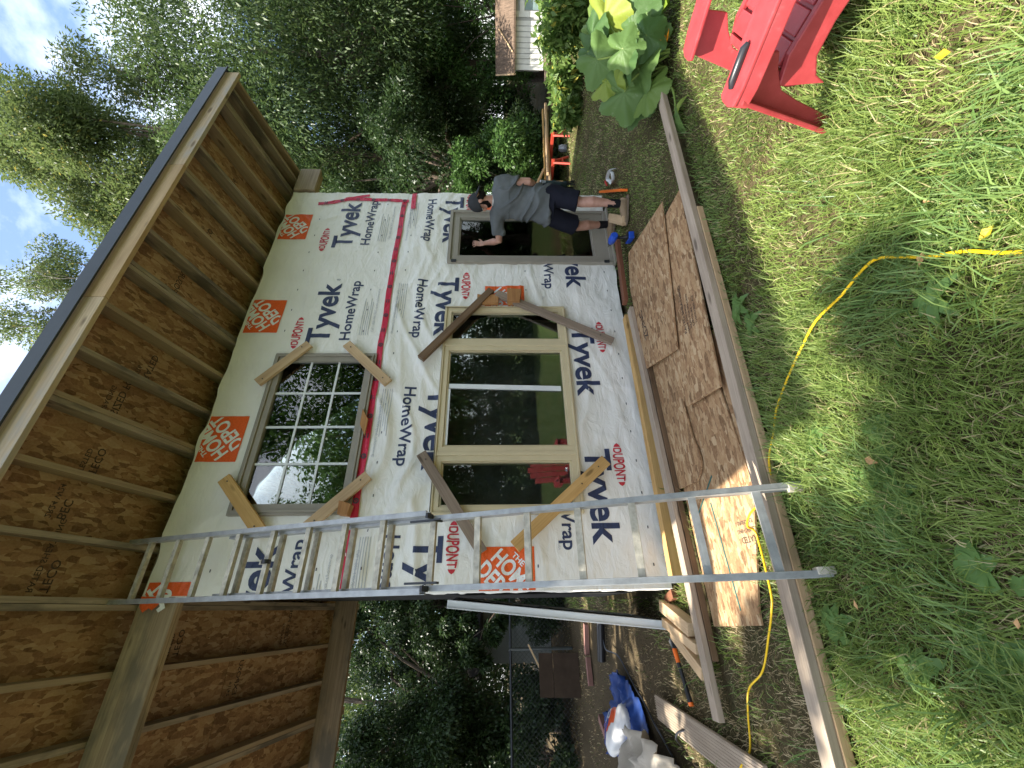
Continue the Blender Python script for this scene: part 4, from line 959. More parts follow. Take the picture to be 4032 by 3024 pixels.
# ------------------------------------------------------------------ red plastic garden chair
RP = NT('red plastic'); v_ = RP.coord(rnd=False); f_ = RP.noise(v_, 14, 6, .65)
RP.base(RP.ramp(f_, [(.3, (.32,.035,.038)), (.62, (.39,.050,.054)), (.8, (.46,.11,.11))]), .42, .45); RP.bump(RP.noise(v_, 260, 3, .6), .12, .001); RP = RP.m
ch_ = empty('garden_chair', (2.10, .80, 0), 'faded red plastic low garden chair with slatted seat standing on the sunny lawn', 'chair')
CX = V3((.99,.14,0)).normalized(); CY = V3((-CX.y, CX.x, 0)); CO = V3((2.095,.765,0))     # local x to its right, y forward, origin under the seat front
cmw = Matrix((CX, CY, V3((0,0,1)))).transposed().to_4x4(); cmw.translation = CO
def rounded(mb, prof, x0, x1):
    n = len(prof); mb.add([(x0, y, z) for y, z in prof]+[(x1, y, z) for y, z in prof], [tuple(range(n)), tuple(range(2*n-1, n-1, -1))]+[((i+1) % n, i, n+i, n+(i+1) % n) for i in range(n)])
def seatz(y): return .325+.23*(y-.05) if y < .03 else .32-.9*(y-.03)**1.0*.6
# seat slats run across, with narrow gaps
ysl = [.045-.088*i for i in range(6)]
for i, y in enumerate(ysl):
    mb = MB(); z = .325+.22*(y-.05); w = .076; hw = .255-.006*i
    mb.add([(-hw,y,z),(hw,y,z),(hw,y-w,z-.22*w),(-hw,y-w,z-.22*w),(-hw,y,z-.016),(hw,y,z-.016),(hw,y-w,z-.22*w-.016),(-hw,y-w,z-.22*w-.016)], [(3,2,1,0),(4,5,6,7),(0,1,5,4),(1,2,6,5),(2,3,7,6),(3,0,4,7)])
    mb.build('seat_slat', RP, ch_, bevel=.005, mw=cmw)
mb = MB(); n = 10   # rolled seat front and under-apron
pr = [(.055, .322), (.085, .312), (.105, .285), (.110, .245), (.10, .20), (.092, .20), (.098, .245), (.093, .278), (.078, .298), (.055, .306)]
rounded(mb, pr, -.262, .262); mb.build('seat_front', RP, ch_, bevel=.003, mw=cmw)
mb = MB(); mb.add([(-.25,.05,.306),(.25,.05,.306),(.25,-.48,.190),(-.25,-.48,.190),(-.25,.05,.300),(.25,.05,.300),(.25,-.48,.184),(-.25,-.48,.184)], [(3,2,1,0),(4,5,6,7),(0,1,5,4),(1,2,6,5),(2,3,7,6),(3,0,4,7)]); mb.build('seat_pan', RP, ch_, mw=cmw)
mb = MB()
for x in (-.16, 0, .16): mb.add([(x-.012,.05,.300),(x+.012,.05,.300),(x+.012,-.48,.185),(x-.012,-.48,.185),(x-.012,.05,.27),(x+.012,.05,.27),(x+.012,-.48,.155),(x-.012,-.48,.155)], [(3,2,1,0),(4,5,6,7),(0,1,5,4),(1,2,6,5),(2,3,7,6),(3,0,4,7)])
mb.build('seat_rib', RP, ch_, mw=cmw)
def path_solid(name, side, outline, x0, x1, parent=ch_):
    mb = MB(); rounded(mb, outline, side*x0, side*x1); return mb.build(name, RP, parent, bevel=.006, mw=cmw)
for sd_ in (-1, 1):
    # side rail: arched lower edge, sweeps to the rear foot
    top = [(.10,.30),(.0,.315),(-.15,.285),(-.30,.25),(-.45,.215),(-.58,.16),(-.68,.08),(-.72,0)]
    bot = [(-.62,0),(-.54,.08),(-.42,.13),(-.25,.165),(-.10,.20),(.0,.205),(.06,.17),(.085,.12)]
    path_solid('side_rail', sd_, top+bot, .262, .290)
    # front leg: broad channel leaning forward, with a raised rim
    mb = MB()
    L0 = [(-.02,.475),(.135,.475),(.150,.44),(.20,.20),(.245,.0),(.185,.0),(.135,.18),(.10,.28),(.04,.33),(-.02,.36)]
    rounded(mb, L0, sd_*.290, sd_*.312)
    for y, z, y2, z2, w in ((.142,.455,.240,.0,.020),):
        mb.add([(sd_*.312,y-w,z),(sd_*.312,y,z),(sd_*.312,y2,z2),(sd_*.312,y2-w,z2),(sd_*.368,y-w,z),(sd_*.368,y,z),(sd_*.360,y2,z2),(sd_*.360,y2-w,z2)], [(0,1,2,3),(7,6,5,4),(0,4,5,1),(1,5,6,2),(2,6,7,3),(3,7,4,0)])
    mb.v = [(x-sd_*.055*(1-z/.475), y+.03*(1-z/.475), z) for x, y, z in mb.v]
    mb.build('front_leg', RP, ch_, bevel=.005, mw=cmw)
    # arm: flat top with a downturned outer lip
    mb = MB(); a0 = [(.155,.0),(.165,.03),(.165,.09),(.15,.135),(.08,.152),(-.20,.150),(-.45,.125),(-.62,.09),(-.62,.02),(-.45,.0),(-.2,.0)]
    zz_ = lambda y: .487-.02*max(0, -y)
    n_ = len(a0); X = lambda d: sd_*(.225+d)
    mb.add([(X(d),y,zz_(y)) for y, d in a0]+[(X(d),y,zz_(y)-.016) for y, d in a0], [tuple(range(n_)), tuple(range(2*n_-1,n_-1,-1))]+[((i+1) % n_, i, n_+i, n_+(i+1) % n_) for i in range(n_)])
    lip = [(.155,.127),(.08,.150),(-.20,.148),(-.45,.123),(-.62,.088)]
    for (ya, da), (yb, db) in zip(lip[:-1], lip[1:]):
        mb.add([(X(da-.012),ya,zz_(ya)-.012),(X(da),ya,zz_(ya)-.012),(X(db),yb,zz_(yb)-.012),(X(db-.012),yb,zz_(yb)-.012),(X(da-.006),ya,zz_(ya)-.062),(X(da+.006),ya,zz_(ya)-.062),(X(db+.006),yb,zz_(yb)-.062),(X(db-.006),yb,zz_(yb)-.062)], [(3,2,1,0),(4,5,6,7),(0,1,5,4),(1,2,6,5),(2,3,7,6),(3,0,4,7)])
    arm = mb.build('armrest', RP, ch_, bevel=.005, mw=cmw)
    path_solid('rear_post', sd_, [(-.55,.0),(-.62,.0),(-.64,.47),(-.56,.47)], .24, .262)
    if sd_ > 0: continue
    mb = MB(); mb.tube([(X(.075),.105,.490),(X(.075),.08,.497),(X(.072),-.02,.4965),(X(.072),-.035,.488)], [.011,.016,.016,.011], 10); mb.build('armrest_plug', BLACKP, arm, True, mw=cmw)
for i in range(5):                                  # back slats, tall middle one
    x = -.20+.10*i; hgt = [.80,.88,.92,.88,.80][i]; mb = MB()
    y0, z0 = -.47, .24; y1, z1 = -.47-(hgt-.24)*.42, hgt; w = .042
    mb.add([(x-w,y0,z0),(x+w,y0,z0),(x+w*1.1,y1,z1),(x-w*1.1,y1,z1),(x-w,y0-.018,z0),(x+w,y0-.018,z0),(x+w*1.1,y1-.018,z1),(x-w*1.1,y1-.018,z1)], [(0,1,2,3),(7,6,5,4),(0,4,5,1),(1,5,6,2),(2,6,7,3),(3,7,4,0)]); mb.build('back_slat', RP, ch_, bevel=.006, mw=cmw)
mb = MB(); mb.box((-.26,-.62,.43), (.26,-.595,.49)); mb.box((-.26,-.535,.23), (.26,-.49,.27)); mb.build('back_rail', RP, ch_, bevel=.006, mw=cmw)
mb = MB(); mb.ball((0,0,0), (.055,.038,.024), 22, 14); me = mb.mesh('wrapper', False)
for v in me.vertices: v.co *= 1+.7*(float(vnoise(v.co.x*60+v.co.z*40, v.co.y*60, 6))-.5)
FO = NT('blue and silver foil'); v_ = FO.coord(rnd=False); FO.base(FO.ramp(FO.noise(v_, 26, 3, .6), [(.42, (.03,.07,.33)), (.52, (.45,.55,.68)), (.6, (.75,.78,.8))]), .3, .6, .5)
tag(link('foil_wrapper', me, FO.m, None, Matrix.Translation(cmw @ V3((-.07,-.235,.292))) @ Matrix.Rotation(1.9, 4, 'Z')), 'crumpled blue and silver foil wrapper on the seat of the red chair', 'wrapper')

# ------------------------------------------------------------------ far yard objects
SHR = NT('orange red painted steel'); v_ = SHR.coord(); SHR.base(SHR.ramp(SHR.noise(v_, 12, 5, .6), [(.3, (.34,.035,.018)), (.7, (.50,.06,.03))]), .5, .4); SHR = SHR.m
def sawhorse(x, y, rz, label):
    o = empty('sawhorse', (x, y, 0), label, 'sawhorse', 'red sawhorses by the shrubs'); o.rotation_euler.z = rz
    def put(mb, nm):
        mw = root_matrix(o); return mb.build(nm, SHR, o, bevel=.003, mw=mw)
    mb = MB(); mb.bar((0,-.30,.33), (0,.30,.33), .05, .06); put(mb, 'top_rail')
    for sy in (-1, 1):
        for sx in (-1, 1): mb = MB(); mb.bar((sx*.03, sy*.24, .32), (sx*.17, sy*.28, 0), .04, .035, (0,1,0)); put(mb, 'leg')
        mb = MB(); mb.bar((-.10, sy*.262, .14), (.10, sy*.262, .14), .025, .03); put(mb, 'brace')
    return o
sawhorse(8.40, 5.05, R_(12), 'red sawhorse farther right, carrying the far end of the lumber pile'); sawhorse(7.86, 5.28, R_(12), 'red sawhorse nearer the man, carrying the near end of the lumber pile')
k = 0
for p0, p1, w, t, m, z in (((9.5,4.85),(7.55,5.45),.14,.04,GREYW,.385),((9.3,4.95),(7.5,5.3),.09,.04,PINE,.385),((9.45,4.75),(7.75,5.2),.09,.04,PINE,.43),((9.1,5.0),(7.4,5.5),.14,.025,GREYW,.428),((9.6,4.95),(7.8,5.38),.09,.03,PINE_Y,.465)):
    k += 1; lumber((*p0, z), (*p1, z), w, t, m, 'board in the lumber pile resting across the two red sawhorses', grp='boards across the sawhorses')
lumber((7.95,5.25,.50), (7.42,5.40,.74), .09, .038, PINE, 'board end propped up at a slant on the sawhorse lumber pile'); lumber((7.45,5.2,.40), (7.25,5.05,.18), .09, .03, PINE_Y, 'short pale offcut hanging off the near end of the sawhorse pile')
mb = MB(); mb.tube([(8.55,5.15,.0),(8.55,5.15,.10),(8.55,5.15,.16)], [.07,.075,.05], 12); tag(mb.build('circular_saw', plain('grey tool', (.35,.38,.45), .4, .5, .4, var=.5, scale=30), None, True), 'small grey and blue tool on the ground beside the far sawhorse leg', 'tool')
cc = empty('folded_camp_chair', (7.0, 4.9, 0), 'dark green folded camp chair standing behind the man', 'camp chair')
DG = fabric('dark green canvas', (.035,.055,.055)); mb = MB()
for i in range(6):
    a = i*1.05; mb.tube([(6.98+.10*math.cos(a),4.92+.08*math.sin(a),.0), (6.97+.03*math.cos(a+2.4),4.90+.03*math.sin(a+2.4),.62)], .012, 6)
mb.build('leg_frame', BLACKM, cc, True)
b = MB(); b.tube([(6.97,4.91,.16),(6.97,4.90,.30),(6.98,4.90,.48),(6.99,4.9,.66)], [(.10,.06),(.15,.08),(.16,.07),(.11,.05)], 14); voxel(b, 'seat_cloth', DG, cc, .015, 2, .5, lambda c: .035*(float(vnoise(c.x*16+c.y*9, c.z*12, 2))-.5))
mb = MB(); mb.tube([(6.92,4.80,.56),(6.90,4.78,.66)], [.025,.03], 8); mb.build('cup_holder', plain('pale grey cloth', (.42,.45,.47)), cc, True)

# coop / playhouse at the right edge
cp_ = empty('garden_playhouse', (11.8, 4.2, .0), 'small white boarded playhouse with a brown shingle roof half hidden by tomato plants', 'playhouse')
PO = V3((10.99,4.77,0)); PX = V3((.43,-.90,0)).normalized(); PY = V3((.90,.43,0)).normalized(); pmw = Matrix((PX, PY, V3((0,0,1)))).transposed().to_4x4(); pmw.translation = PO
WHB = plain('white painted board', (.74,.74,.68), .6, .3, var=.08); SHING = NT('cedar shingle'); v_ = SHING.coord(scale=(40,3,3)); SHING.base(SHING.ramp(SHING.noise(v_, 1, 4, .7), [(.3,(.075,.055,.04)),(.7,(.22,.155,.11))]), .85, .1); SHING.bump(SHING.noise(v_, 1, 3, .7), .6, .02); SHING = SHING.m
mb = MB(); mb.box((0,0,.40), (2.6,1.6,1.08)); mb.build('wall', plain('grey backing', (.45,.45,.42)), cp_, mw=pmw)
mb = MB()
for x0, x1 in ((.0,.9),(1.25,2.6)):
    n = int((x1-x0)/.095)
    for i in range(n): mb.box((x0+.095*i,-.022,.47), (x0+.095*i+.080,-.002,1.06))
mb.box((-.02,-.035,.42),(.03,-.022,1.08)); mb.box((.9,-.03,.47),(1.0,-.002,1.07)); mb.box((-.02,-.045,.40),(2.6,-.004,.46)); mb.box((1.0,-.03,.86),(1.25,-.002,.96)); mb.build('boarding', WHB, cp_, mw=pmw)
mb = MB(); mb.box((1.02,-.012,.50), (1.24,-.003,.85)); mb.build('window', plain('pale glass', (.25,.34,.33), .15, .6), cp_, mw=pmw)
mb = MB(); mb.add([(-.10,-.16,1.05),(2.75,-.16,1.05),(2.75,.8,1.46),(-.10,.8,1.46),(-.10,1.76,1.05),(2.75,1.76,1.05),(-.10,-.16,1.09),(2.75,-.16,1.09),(2.75,.8,1.50),(-.10,.8,1.50),(-.10,1.76,1.09),(2.75,1.76,1.09)], [(0,1,2,3),(3,2,5,4),(9,8,7,6),(10,11,8,9),(0,6,7,1),(4,5,11,10),(0,3,9,6),(3,4,10,9),(1,7,8,2),(2,8,11,5)]); mb.build('roof', SHING, cp_, mw=pmw)
mb = MB(); mb.bar((.3,-.17,1.11),(.75,.55,1.42),.03,.02,(0,-.4,.9)); mb.bar((-.105,-.17,1.06),(-.105,.8,1.475),.03,.06); mb.build('roof_batten', PINE, cp_, mw=pmw)
mb = MB(); mb.box((-.25,-.14,.30), (2.6,-.047,.36)); 
for x in (.05, 1.3, 2.5): mb.box((x,.02,0), (x+.1,.12,.29)); mb.box((x,1.4,0), (x+.1,1.5,.29))
mb.box((0,-.04,.30),(2.6,1.5,.39)); mb.build('deck', GREYBR, cp_, mw=pmw)

# chain-link fence, white building and leaning boards at the back left
fc = empty('chain_link_fence', (-.6, 9.6, 0), 'chain link fence with a dark top rail crossing the shady back of the yard', 'fence')
FA, FB = V3((-2.9,9.25,0)), V3((1.4,9.9,0)); fd = (FB-FA).normalized(); FL = (FB-FA).length
GALV = plain('dull galvanised wire', (.10,.11,.11), .5, .5, .6, var=.25)
mb = MB(); mb.tube([FA+V3((0,0,1.22)), FB+V3((0,0,1.22))], .026, 8); mb.build('top_rail', BLACKM, fc, True)
for t in (.02, .52, .98):
    mb = MB(); p = FA.lerp(FB, t); mb.tube([p, p+V3((0,0,1.26))], .030, 8); mb.build('post', GALV, fc, True)
mb = MB(); st = .085; H_ = 1.18
i = -H_
while i < FL:
    for sg in (1, -1):
        a, b2 = (i, i+H_) if sg > 0 else (i+H_, i)
        s0, s1 = max(0, min(i, i+H_)), min(FL, i+H_)
        if s1 > s0:
            z0 = (s0-i) if sg > 0 else H_-(s0-i); z1 = (s1-i) if sg > 0 else H_-(s1-i)
            mb.tube([FA+fd*s0+V3((0,0,.02+z0)), FA+fd*s1+V3((0,0,.02+z1))], .0022, 3, caps=False)
    i += st
mb.build('wire_mesh', GALV, fc)
wb = empty('white_outbuilding', (.2, 14.4, 0), 'pale low outbuilding glimpsed through leaves behind the chain link fence', 'outbuilding')
WSID = plain('shade-greyed siding', (.27,.29,.28), .6, .3, var=.06)  # white siding greyed so its colour carries the shade it stands in
mb = MB(); mb.box((-1.25,13.6,0), (1.7,16.5,1.95)); mb.build('wall', WSID, wb)
mb = MB()
for z in range(8): mb.box((-1.27,13.575,.1+.23*z), (1.72,13.598,.1+.23*z+.21))
mb.build('siding', WSID, wb)
mb = MB(); mb.add([(-1.6,13.2,1.9),(2.0,13.2,1.9),(2.0,15,2.75),(-1.6,15,2.75),(-1.6,13.2,1.98),(2.0,13.2,1.98),(2.0,15,2.83),(-1.6,15,2.83)], [(0,1,2,3),(7,6,5,4),(0,4,5,1),(1,5,6,2),(2,6,7,3),(3,7,4,0)]); mb.build('roof', plain('dark shingle', (.06,.055,.05), .9, .1, var=.3, scale=30), wb)
BRN = plain('shade-darkened brown plywood', (.055,.038,.026), .85, .1, var=.2)  # brown ply darkened in colour for the shade at the fence
mw = Matrix.Translation((-1.02, 8.95, .40)) @ Matrix.Rotation(R_(-9), 4, 'X'); mb = MB(); mb.box((-.33,-.008,-.40), (.33,.008,.06)); mb.box((-.33,-.007,.066), (.33,.007,.32))
tag(mb.build('plywood_panel', BRN, None, mw=mw), 'shade-darkened brown plywood panel leaning on the chain link fence', 'panel')
lumber((-.55,9.0,.9), (-1.2,9.05,.55), .05, .03, PINE, 'thin pale lath leaning on the chain link fence')
EDG = plain('terracotta edging', (.30,.16,.13), .8, .1)
for (a, b2), lb in zip((((-.20,7.6),(-.62,7.75)), ((-.66,7.7),(-1.02,7.65)), ((-1.3,7.1),(-1.5,6.6))), ('nearest the shed', 'in the middle of the border', 'nearest the blue tarp')):
    lumber((*a,.04), (*b2,.04), .09, .07, EDG, 'pinkish edging brick along the dark border, '+lb, name='edging_brick', grp='edging bricks')['category'] = 'brick'

# ------------------------------------------------------------------ ground and grass
def inpoly(x, y, poly):
    c = np.zeros(x.shape, bool); n = len(poly)
    for i in range(n):
        x0, y0 = poly[i]; x1, y1 = poly[(i+1) % n]
        t = ((y0 > y) != (y1 > y)) & (x < (x1-x0)*(y-y0)/((y1-y0) or 1e-9)+x0); c ^= t
    return c
def gz(x, y):
    h = .05*(vnoise(x*.55, y*.55, 50)-.5)+.018*(vnoise(x*2.3, y*2.3, 51)-.5)
    far = np.clip((np.hypot(x-2, y-2)-5)/6, 0, 1); flat = np.where((y > 1.7) & (x < 5.2) & (x > -1.8), .12, 1.0)
    return h*flat*(.35+2.2*far)-.012
def dryness(x, y):
    n = vnoise(x*1.5, y*1.5, 60)*.55+vnoise(x*4.2, y*4.2, 61)*.30+vnoise(x*11, y*11, 62)*.15
    d = .10+.95*np.clip((.5-x)/.6, 0, 1)*np.clip((y-2.0)/.35, 0, 1)
    d = d+.75*np.exp(-(((x-5.3)/1.5)**2+((y-3.5)/.7)**2))+.55*np.exp(-(((x-1.2)/.8)**2+((y-1.62)/.16)**2))
    return np.clip(d+(n-.60)*1.5, 0, 1)
def soil(x, y): return np.clip((.25-x)/.4, 0, 1)*np.clip((y-3.7)/.8, 0, 1)
xs_ = np.concatenate([np.linspace(-150,-8,16)[:-1], np.linspace(-8,14,221), np.linspace(14,160,16)[1:]]); ys_ = np.concatenate([np.linspace(-140,-3,14)[:-1], np.linspace(-3,14,171), np.linspace(14,200,18)[1:]])
gx, gy = np.meshgrid(xs_, ys_); V = np.stack([gx, gy, gz(gx, gy)], -1).reshape(-1, 3); idx = np.arange(gx.size).reshape(gx.shape)
F = np.stack([idx[:-1,:-1], idx[:-1,1:], idx[1:,1:], idx[1:,:-1]], -1).reshape(-1, 4)
GR = NT('lawn soil'); v_ = GR.coord('Object', rnd=False)
c1 = GR.ramp(GR.noise(v_, 2.2, 6, .65), [(.35, (.035,.042,.014)), (.55, (.08,.062,.03)), (.72, (.16,.115,.062))])
c2 = GR.ramp(GR.noise(v_, 55, 5, .7), [(.3, (.03,.024,.012)), (.55, (.10,.08,.038)), (.75, (.27,.21,.11))])
sx = GR.n('ShaderNodeSeparateXYZ'); GR.l(v_, sx.inputs[0]); fs_ = GR.math('MULTIPLY', GR.math('MULTIPLY', GR.math('SUBTRACT', .35, sx.outputs[0]), 1.6, True), GR.math('MULTIPLY', GR.math('SUBTRACT', sx.outputs[1], 3.6), 1.0, True))
far_ = GR.math('MULTIPLY', GR.math('SUBTRACT', .2, sx.outputs[1]), .8, True)
cg = GR.mix(far_, GR.mix(.55, c1, c2), GR.mix(.5, c1, (.06,.12,.03)))
GR.base(GR.mix(fs_, cg, GR.mix(.5, c2, (.095,.066,.042))), .95, .1); GR.bump(GR.noise(v_, 60, 5, .7), .8, .02)
tag(link('ground', fast_mesh('ground', V, F, smooth=True), GR.m), kind='structure')

EXCL = [[(2.90,2.18),(1.68,2.51),(1.89,3.14),(2.85,3.15),(3.21,3.02)], [(2.84,2.45),(2.74,1.97),(1.17,2.17),(1.26,2.62),(2.2,2.9)], [(1.8,2.10),(.57,2.195),(-.01,2.47),(-.09,2.485),(-.11,3.05),(2.3,3.1)], [(1.65,2.24),(1.5,2.05),(.30,2.06),(.03,2.05),(.03,2.14),(.6,2.2)],
        [(.1,3.56),(4.93,3.56),(4.93,6.4),(.1,6.4)], [(-.63,5.75),(-.80,5.05),(-1.05,4.85),(-1.55,6.6)], [(-.96,4.90),(-1.0,4.1),(-1.2,3.6),(-2.6,4.6),(-1.6,5.6)], [(3.70,1.745),(-.75,2.14),(-.75,2.235),(3.72,1.835)], [(2.62,3.15),(-.6,3.05),(-.6,3.145),(2.62,3.25)]]
def grass(name, N, mat, want, lo, hi, wid, lean=(.25,1.0), r0=.55, r1=14, az=(-20, 84), ln=None, seed=1):
    g = np.random.default_rng(seed); r = g.uniform(0, 1, N)**1.15*(r1-r0)+r0; a = np.radians(g.uniform(*az, N)); x = r*np.sin(a); y = r*np.cos(a)
    ok = want(x, y, g.uniform(0, 1, N))
    for p in EXCL: ok &= ~inpoly(x, y, p)
    x, y, r = x[ok], y[ok], r[ok]; n = len(x); z = gz(x, y)
    L_ = g.uniform(lo, hi, n)*(ln(x, y) if ln else 1); w = g.uniform(.7, 1.3, n)*(wid+.0007*r)
    pref = 6.28*vnoise(x*1.7, y*1.7, 70)*1.6
    th = pref+g.normal(0, 1.35, n); le = g.uniform(*lean, n)
    d = np.stack([np.cos(th), np.sin(th), np.zeros(n)], -1); tw = th+np.pi/2+g.normal(0, .5, n); s = np.stack([np.cos(tw), np.sin(tw), np.zeros(n)], -1)*w[:, None]/2
    b = np.stack([x, y, z-.004], -1); up_ = np.array([0,0,1.])
    m = b+(d*(le*.32)[:, None]+up_*(.60*np.cos(le*.6))[:, None])*L_[:, None]; t = b+(d*(le*.95)[:, None]+up_*(1.02*np.cos(le)+.10)[:, None])*L_[:, None]
    V = np.stack([b-s, b+s, m+s*.85, m-s*.85, t], 1).reshape(-1, 3); o = np.arange(n)*5
    return tag(link(name, fast_mesh(name, V, np.stack([o, o+1, o+2, o+3], -1), np.stack([o+3, o+2, o+4], -1)), mat), kind='stuff')
G1 = leafmat('green grass blade', (.12,.20,.040), (.32,.40,.11), .45, .42, (.52,.44,.22), .05); G1P = leafmat('pale grass blade', (.145,.225,.042), (.33,.42,.105), .45, .42, (.56,.48,.25), .07); G2 = leafmat('dry grass blade', (.36,.27,.14), (.60,.49,.29), .3, .7, (.12,.16,.04), .25); G3 = leafmat('long dark blade', (.10,.19,.05), (.26,.37,.11), .42, .38)
nearl = lambda x, y: np.clip(1.25-.30*(x-.2)*(y > 1.0), .45, 1.3)*np.where(y > 1.9, .8, 1.0)*(.55+.95*vnoise(x*3.3, y*3.3, 93))
grass('lawn_grass', 330000, G1, lambda x, y, u: (u > dryness(x, y)*1.02) & (u > soil(x, y)) & (vnoise(x*2.1, y*2.1, 91)+.35*(vnoise(x*9, y*9, 92)-.5) < .56), .034, .100, .0036, (.35, 1.4), ln=nearl, seed=3)
grass('pale_lawn_grass', 250000, G1P, lambda x, y, u: (u > dryness(x, y)*1.02) & (u > soil(x, y)) & (vnoise(x*2.1, y*2.1, 91)+.35*(vnoise(x*9, y*9, 92)-.5) > .50), .030, .085, .0034, (.35, 1.4), ln=nearl, seed=13)
grass('dry_grass', 150000, G2, lambda x, y, u: (u < .12+.88*dryness(x, y)) & (u > soil(x, y)*.75), .020, .055, .0018, (.5, 1.45), r1=11, seed=4)
tuft = lambda x, y, u: (u < np.clip((vnoise(x*2.6, y*2.6, 81)-.50)*4.5, 0, 1)*np.clip((2.0-y)/.7, .06, 1)*np.where((x > 1.25) & (y > .55), .10, 1))
grass('long_grass', 30000, G3, tuft, .07, .17, .0046, (.4, 1.35), r0=.5, r1=4.5, seed=5)
# a few long blades round the boards' edges
grass('edge_grass', 26000, G3, lambda x, y, u: ((np.abs(y-(2.05-.089*(x+.4))) < .10) & (x < 3.7) & (u < .8)) | ((np.abs(y-3.42) < .08) & (x > 2.7) & (x < 5.2)), .05, .12, .003, (.3, 1.1), r0=1.2, r1=6, seed=6)

# leaves -----------------------------------------------------------------------
def leaf_quads(P_, D, Nn, Ls, Ws, fold=.18):
    D = D/np.linalg.norm(D, axis=1, keepdims=True); Sd = np.cross(D, Nn); Sd /= np.linalg.norm(Sd, axis=1, keepdims=True)+1e-9; Nn = np.cross(Sd, D)
    Ls = Ls[:, None]; Ws = Ws[:, None]; mid = P_+D*Ls*.42
    V = np.stack([P_, mid+Sd*Ws*.5+Nn*Ws*fold, P_+D*Ls-Nn*Ls*.10, mid-Sd*Ws*.5+Nn*Ws*fold], 1).reshape(-1, 3)
    o = np.arange(len(P_))*4; return V, np.stack([o, o+1, o+2, o+3], -1)
def crown_mesh(name, clumps, nl, size, asp, droop, g, flat=.5):
    c = np.array([q[:3] for q in clumps]); r = np.array([q[3] for q in clumps]); w = r**2.2; k = g.choice(len(c), nl, p=w/w.sum())
    u = g.normal(0, 1, (nl, 3)); u /= np.linalg.norm(u, axis=1, keepdims=True); rad = r[k]*g.uniform(0, 1, nl)**.45
    # twiggy streaks: pull leaves onto a few spokes in each clump
    P_ = c[k]+u*rad[:, None]*np.array([1, 1, .8])
    D = u*.8+g.normal(0, .55, (nl, 3)); D[:, 2] -= droop; Nn = g.normal(0, flat, (nl, 3))+np.array([0, 0, 1.])+u*.4
    Ls = size*g.uniform(.65, 1.3, nl)
    V, F = leaf_quads(P_, D, Nn, Ls, Ls*asp*g.uniform(.8, 1.2, nl)); return fast_mesh(name, V, F)
def tree(label, base, center, rx, rz, ncl, nl, size, mat, bark, g, asp=.42, droop=.35, cat='tree', clr=(.16,.30), name='tree', group=None, trunk=.16, hollow=.35, forks=14, cone=0, lean=0):
    o = empty(name, base, label, cat, group); base = V3(base); c = V3(center); cl = []
    for i in range(ncl):
        d = g.normal(0, 1, 3); d /= np.linalg.norm(d); q = g.uniform(hollow, 1)**.6; zz = d[2]*q
        k = 1-cone*max(0, zz); k2 = rx*(.85+.3*g.uniform())
        cl.append((c.x+d[0]*q*k2*k, c.y+d[1]*q*k2*k, c.z+zz*rz, g.uniform(*clr)*min(rx, rz)*(1-.35*max(0, zz))))
    link('crown', crown_mesh('crown', cl, nl, size, asp, droop, g), mat, o)
    mb = MB(); top = c+V3((0, 0, -.15*rz)); n = 6; pts = []; 
    for i in range(n+1):
        t = i/n; pts.append(base.lerp(top, t)+V3((math.sin(t*5+base.x)*.12*rx*t*(1-t)*2, math.cos(t*4+base.y)*.10*rx*t*(1-t)*2, 0)))
    mb.tube(pts, [trunk*(1-.6*i/n)*(1.25 if i == 0 else 1) for i in range(n+1)], 9)
    for i in g.choice(len(cl), min(forks, len(cl)), replace=False):
        e = V3(cl[i][:3]); s = pts[2+int(g.integers(0, n-2))]; m_ = s.lerp(e, .5)+V3((0, 0, .12*rz)); mb.tube([s, s.lerp(m_, .6), m_, m_.lerp(e, .6), e], [trunk*.38, trunk*.30, trunk*.22, trunk*.13, trunk*.05], 6)
    mb.build('trunk', bark, o, True); return o
g = np.random.default_rng(5)
BK = plain('grey brown bark', (.13,.10,.075), .9, .1, var=.4, scale=18, bump=.5)
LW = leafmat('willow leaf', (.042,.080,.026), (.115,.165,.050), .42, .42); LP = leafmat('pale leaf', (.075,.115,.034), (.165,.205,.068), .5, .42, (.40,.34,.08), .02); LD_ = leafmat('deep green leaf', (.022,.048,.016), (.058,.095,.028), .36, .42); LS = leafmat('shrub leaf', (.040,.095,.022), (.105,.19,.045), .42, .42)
T = 'trees beyond the shed'
tree('tall pale-leaved tree rising above the black roof edge', (13.2,8.6,0), (13.6,8.9,13.4), 3.7, 4.6, 96, 115000, .125, LP, BK, g, .36, .3, group=T, cone=.45, trunk=.24)
tree('broad dark grey-green tree filling the sky to the right of the roof', (14.6,6.3,0), (15.0,6.4,7.6), 4.9, 5.0, 150, 210000, .12, LW, BK, g, .30, .6, group=T, trunk=.30, forks=26)
tree('dense willow-leaved tree directly behind the right end of the roof', (13.6,9.8,0), (13.9,9.6,6.4), 3.9, 4.6, 120, 150000, .11, LW, BK, g, .30, .6, group=T, trunk=.26, forks=22)
tree('light green tree peeking over the fascia in the left part of the sky', (10.9,14.2,0), (11.2,14.2,18.6), 2.9, 2.9, 50, 34000, .115, LP, BK, g, .42, .3, group=T, trunk=.22)
tree('far wide tree closing the view behind the other trees', (22,10.5,0), (22.5,10,6.0), 7.0, 6.6, 100, 80000, .18, LW, BK, g, .34, .5, group=T, trunk=.35)
tree('distant dark tree seen between the shed roof and the willow-leaved tree', (15.0,15,0), (15.2,15,9.2), 5.0, 6.0, 84, 60000, .15, LD_, BK, g, .36, .4, group=T, trunk=.3)
tree('low spreading dark tree with a bent trunk over the sawhorses', (10.6,7.2,0), (10.8,7.4,3.9), 2.6, 2.2, 70, 60000, .09, LD_, BK, g, .42, .3, group=T, trunk=.17, forks=20)
B_ = 'shrubs along the back of the lawn'
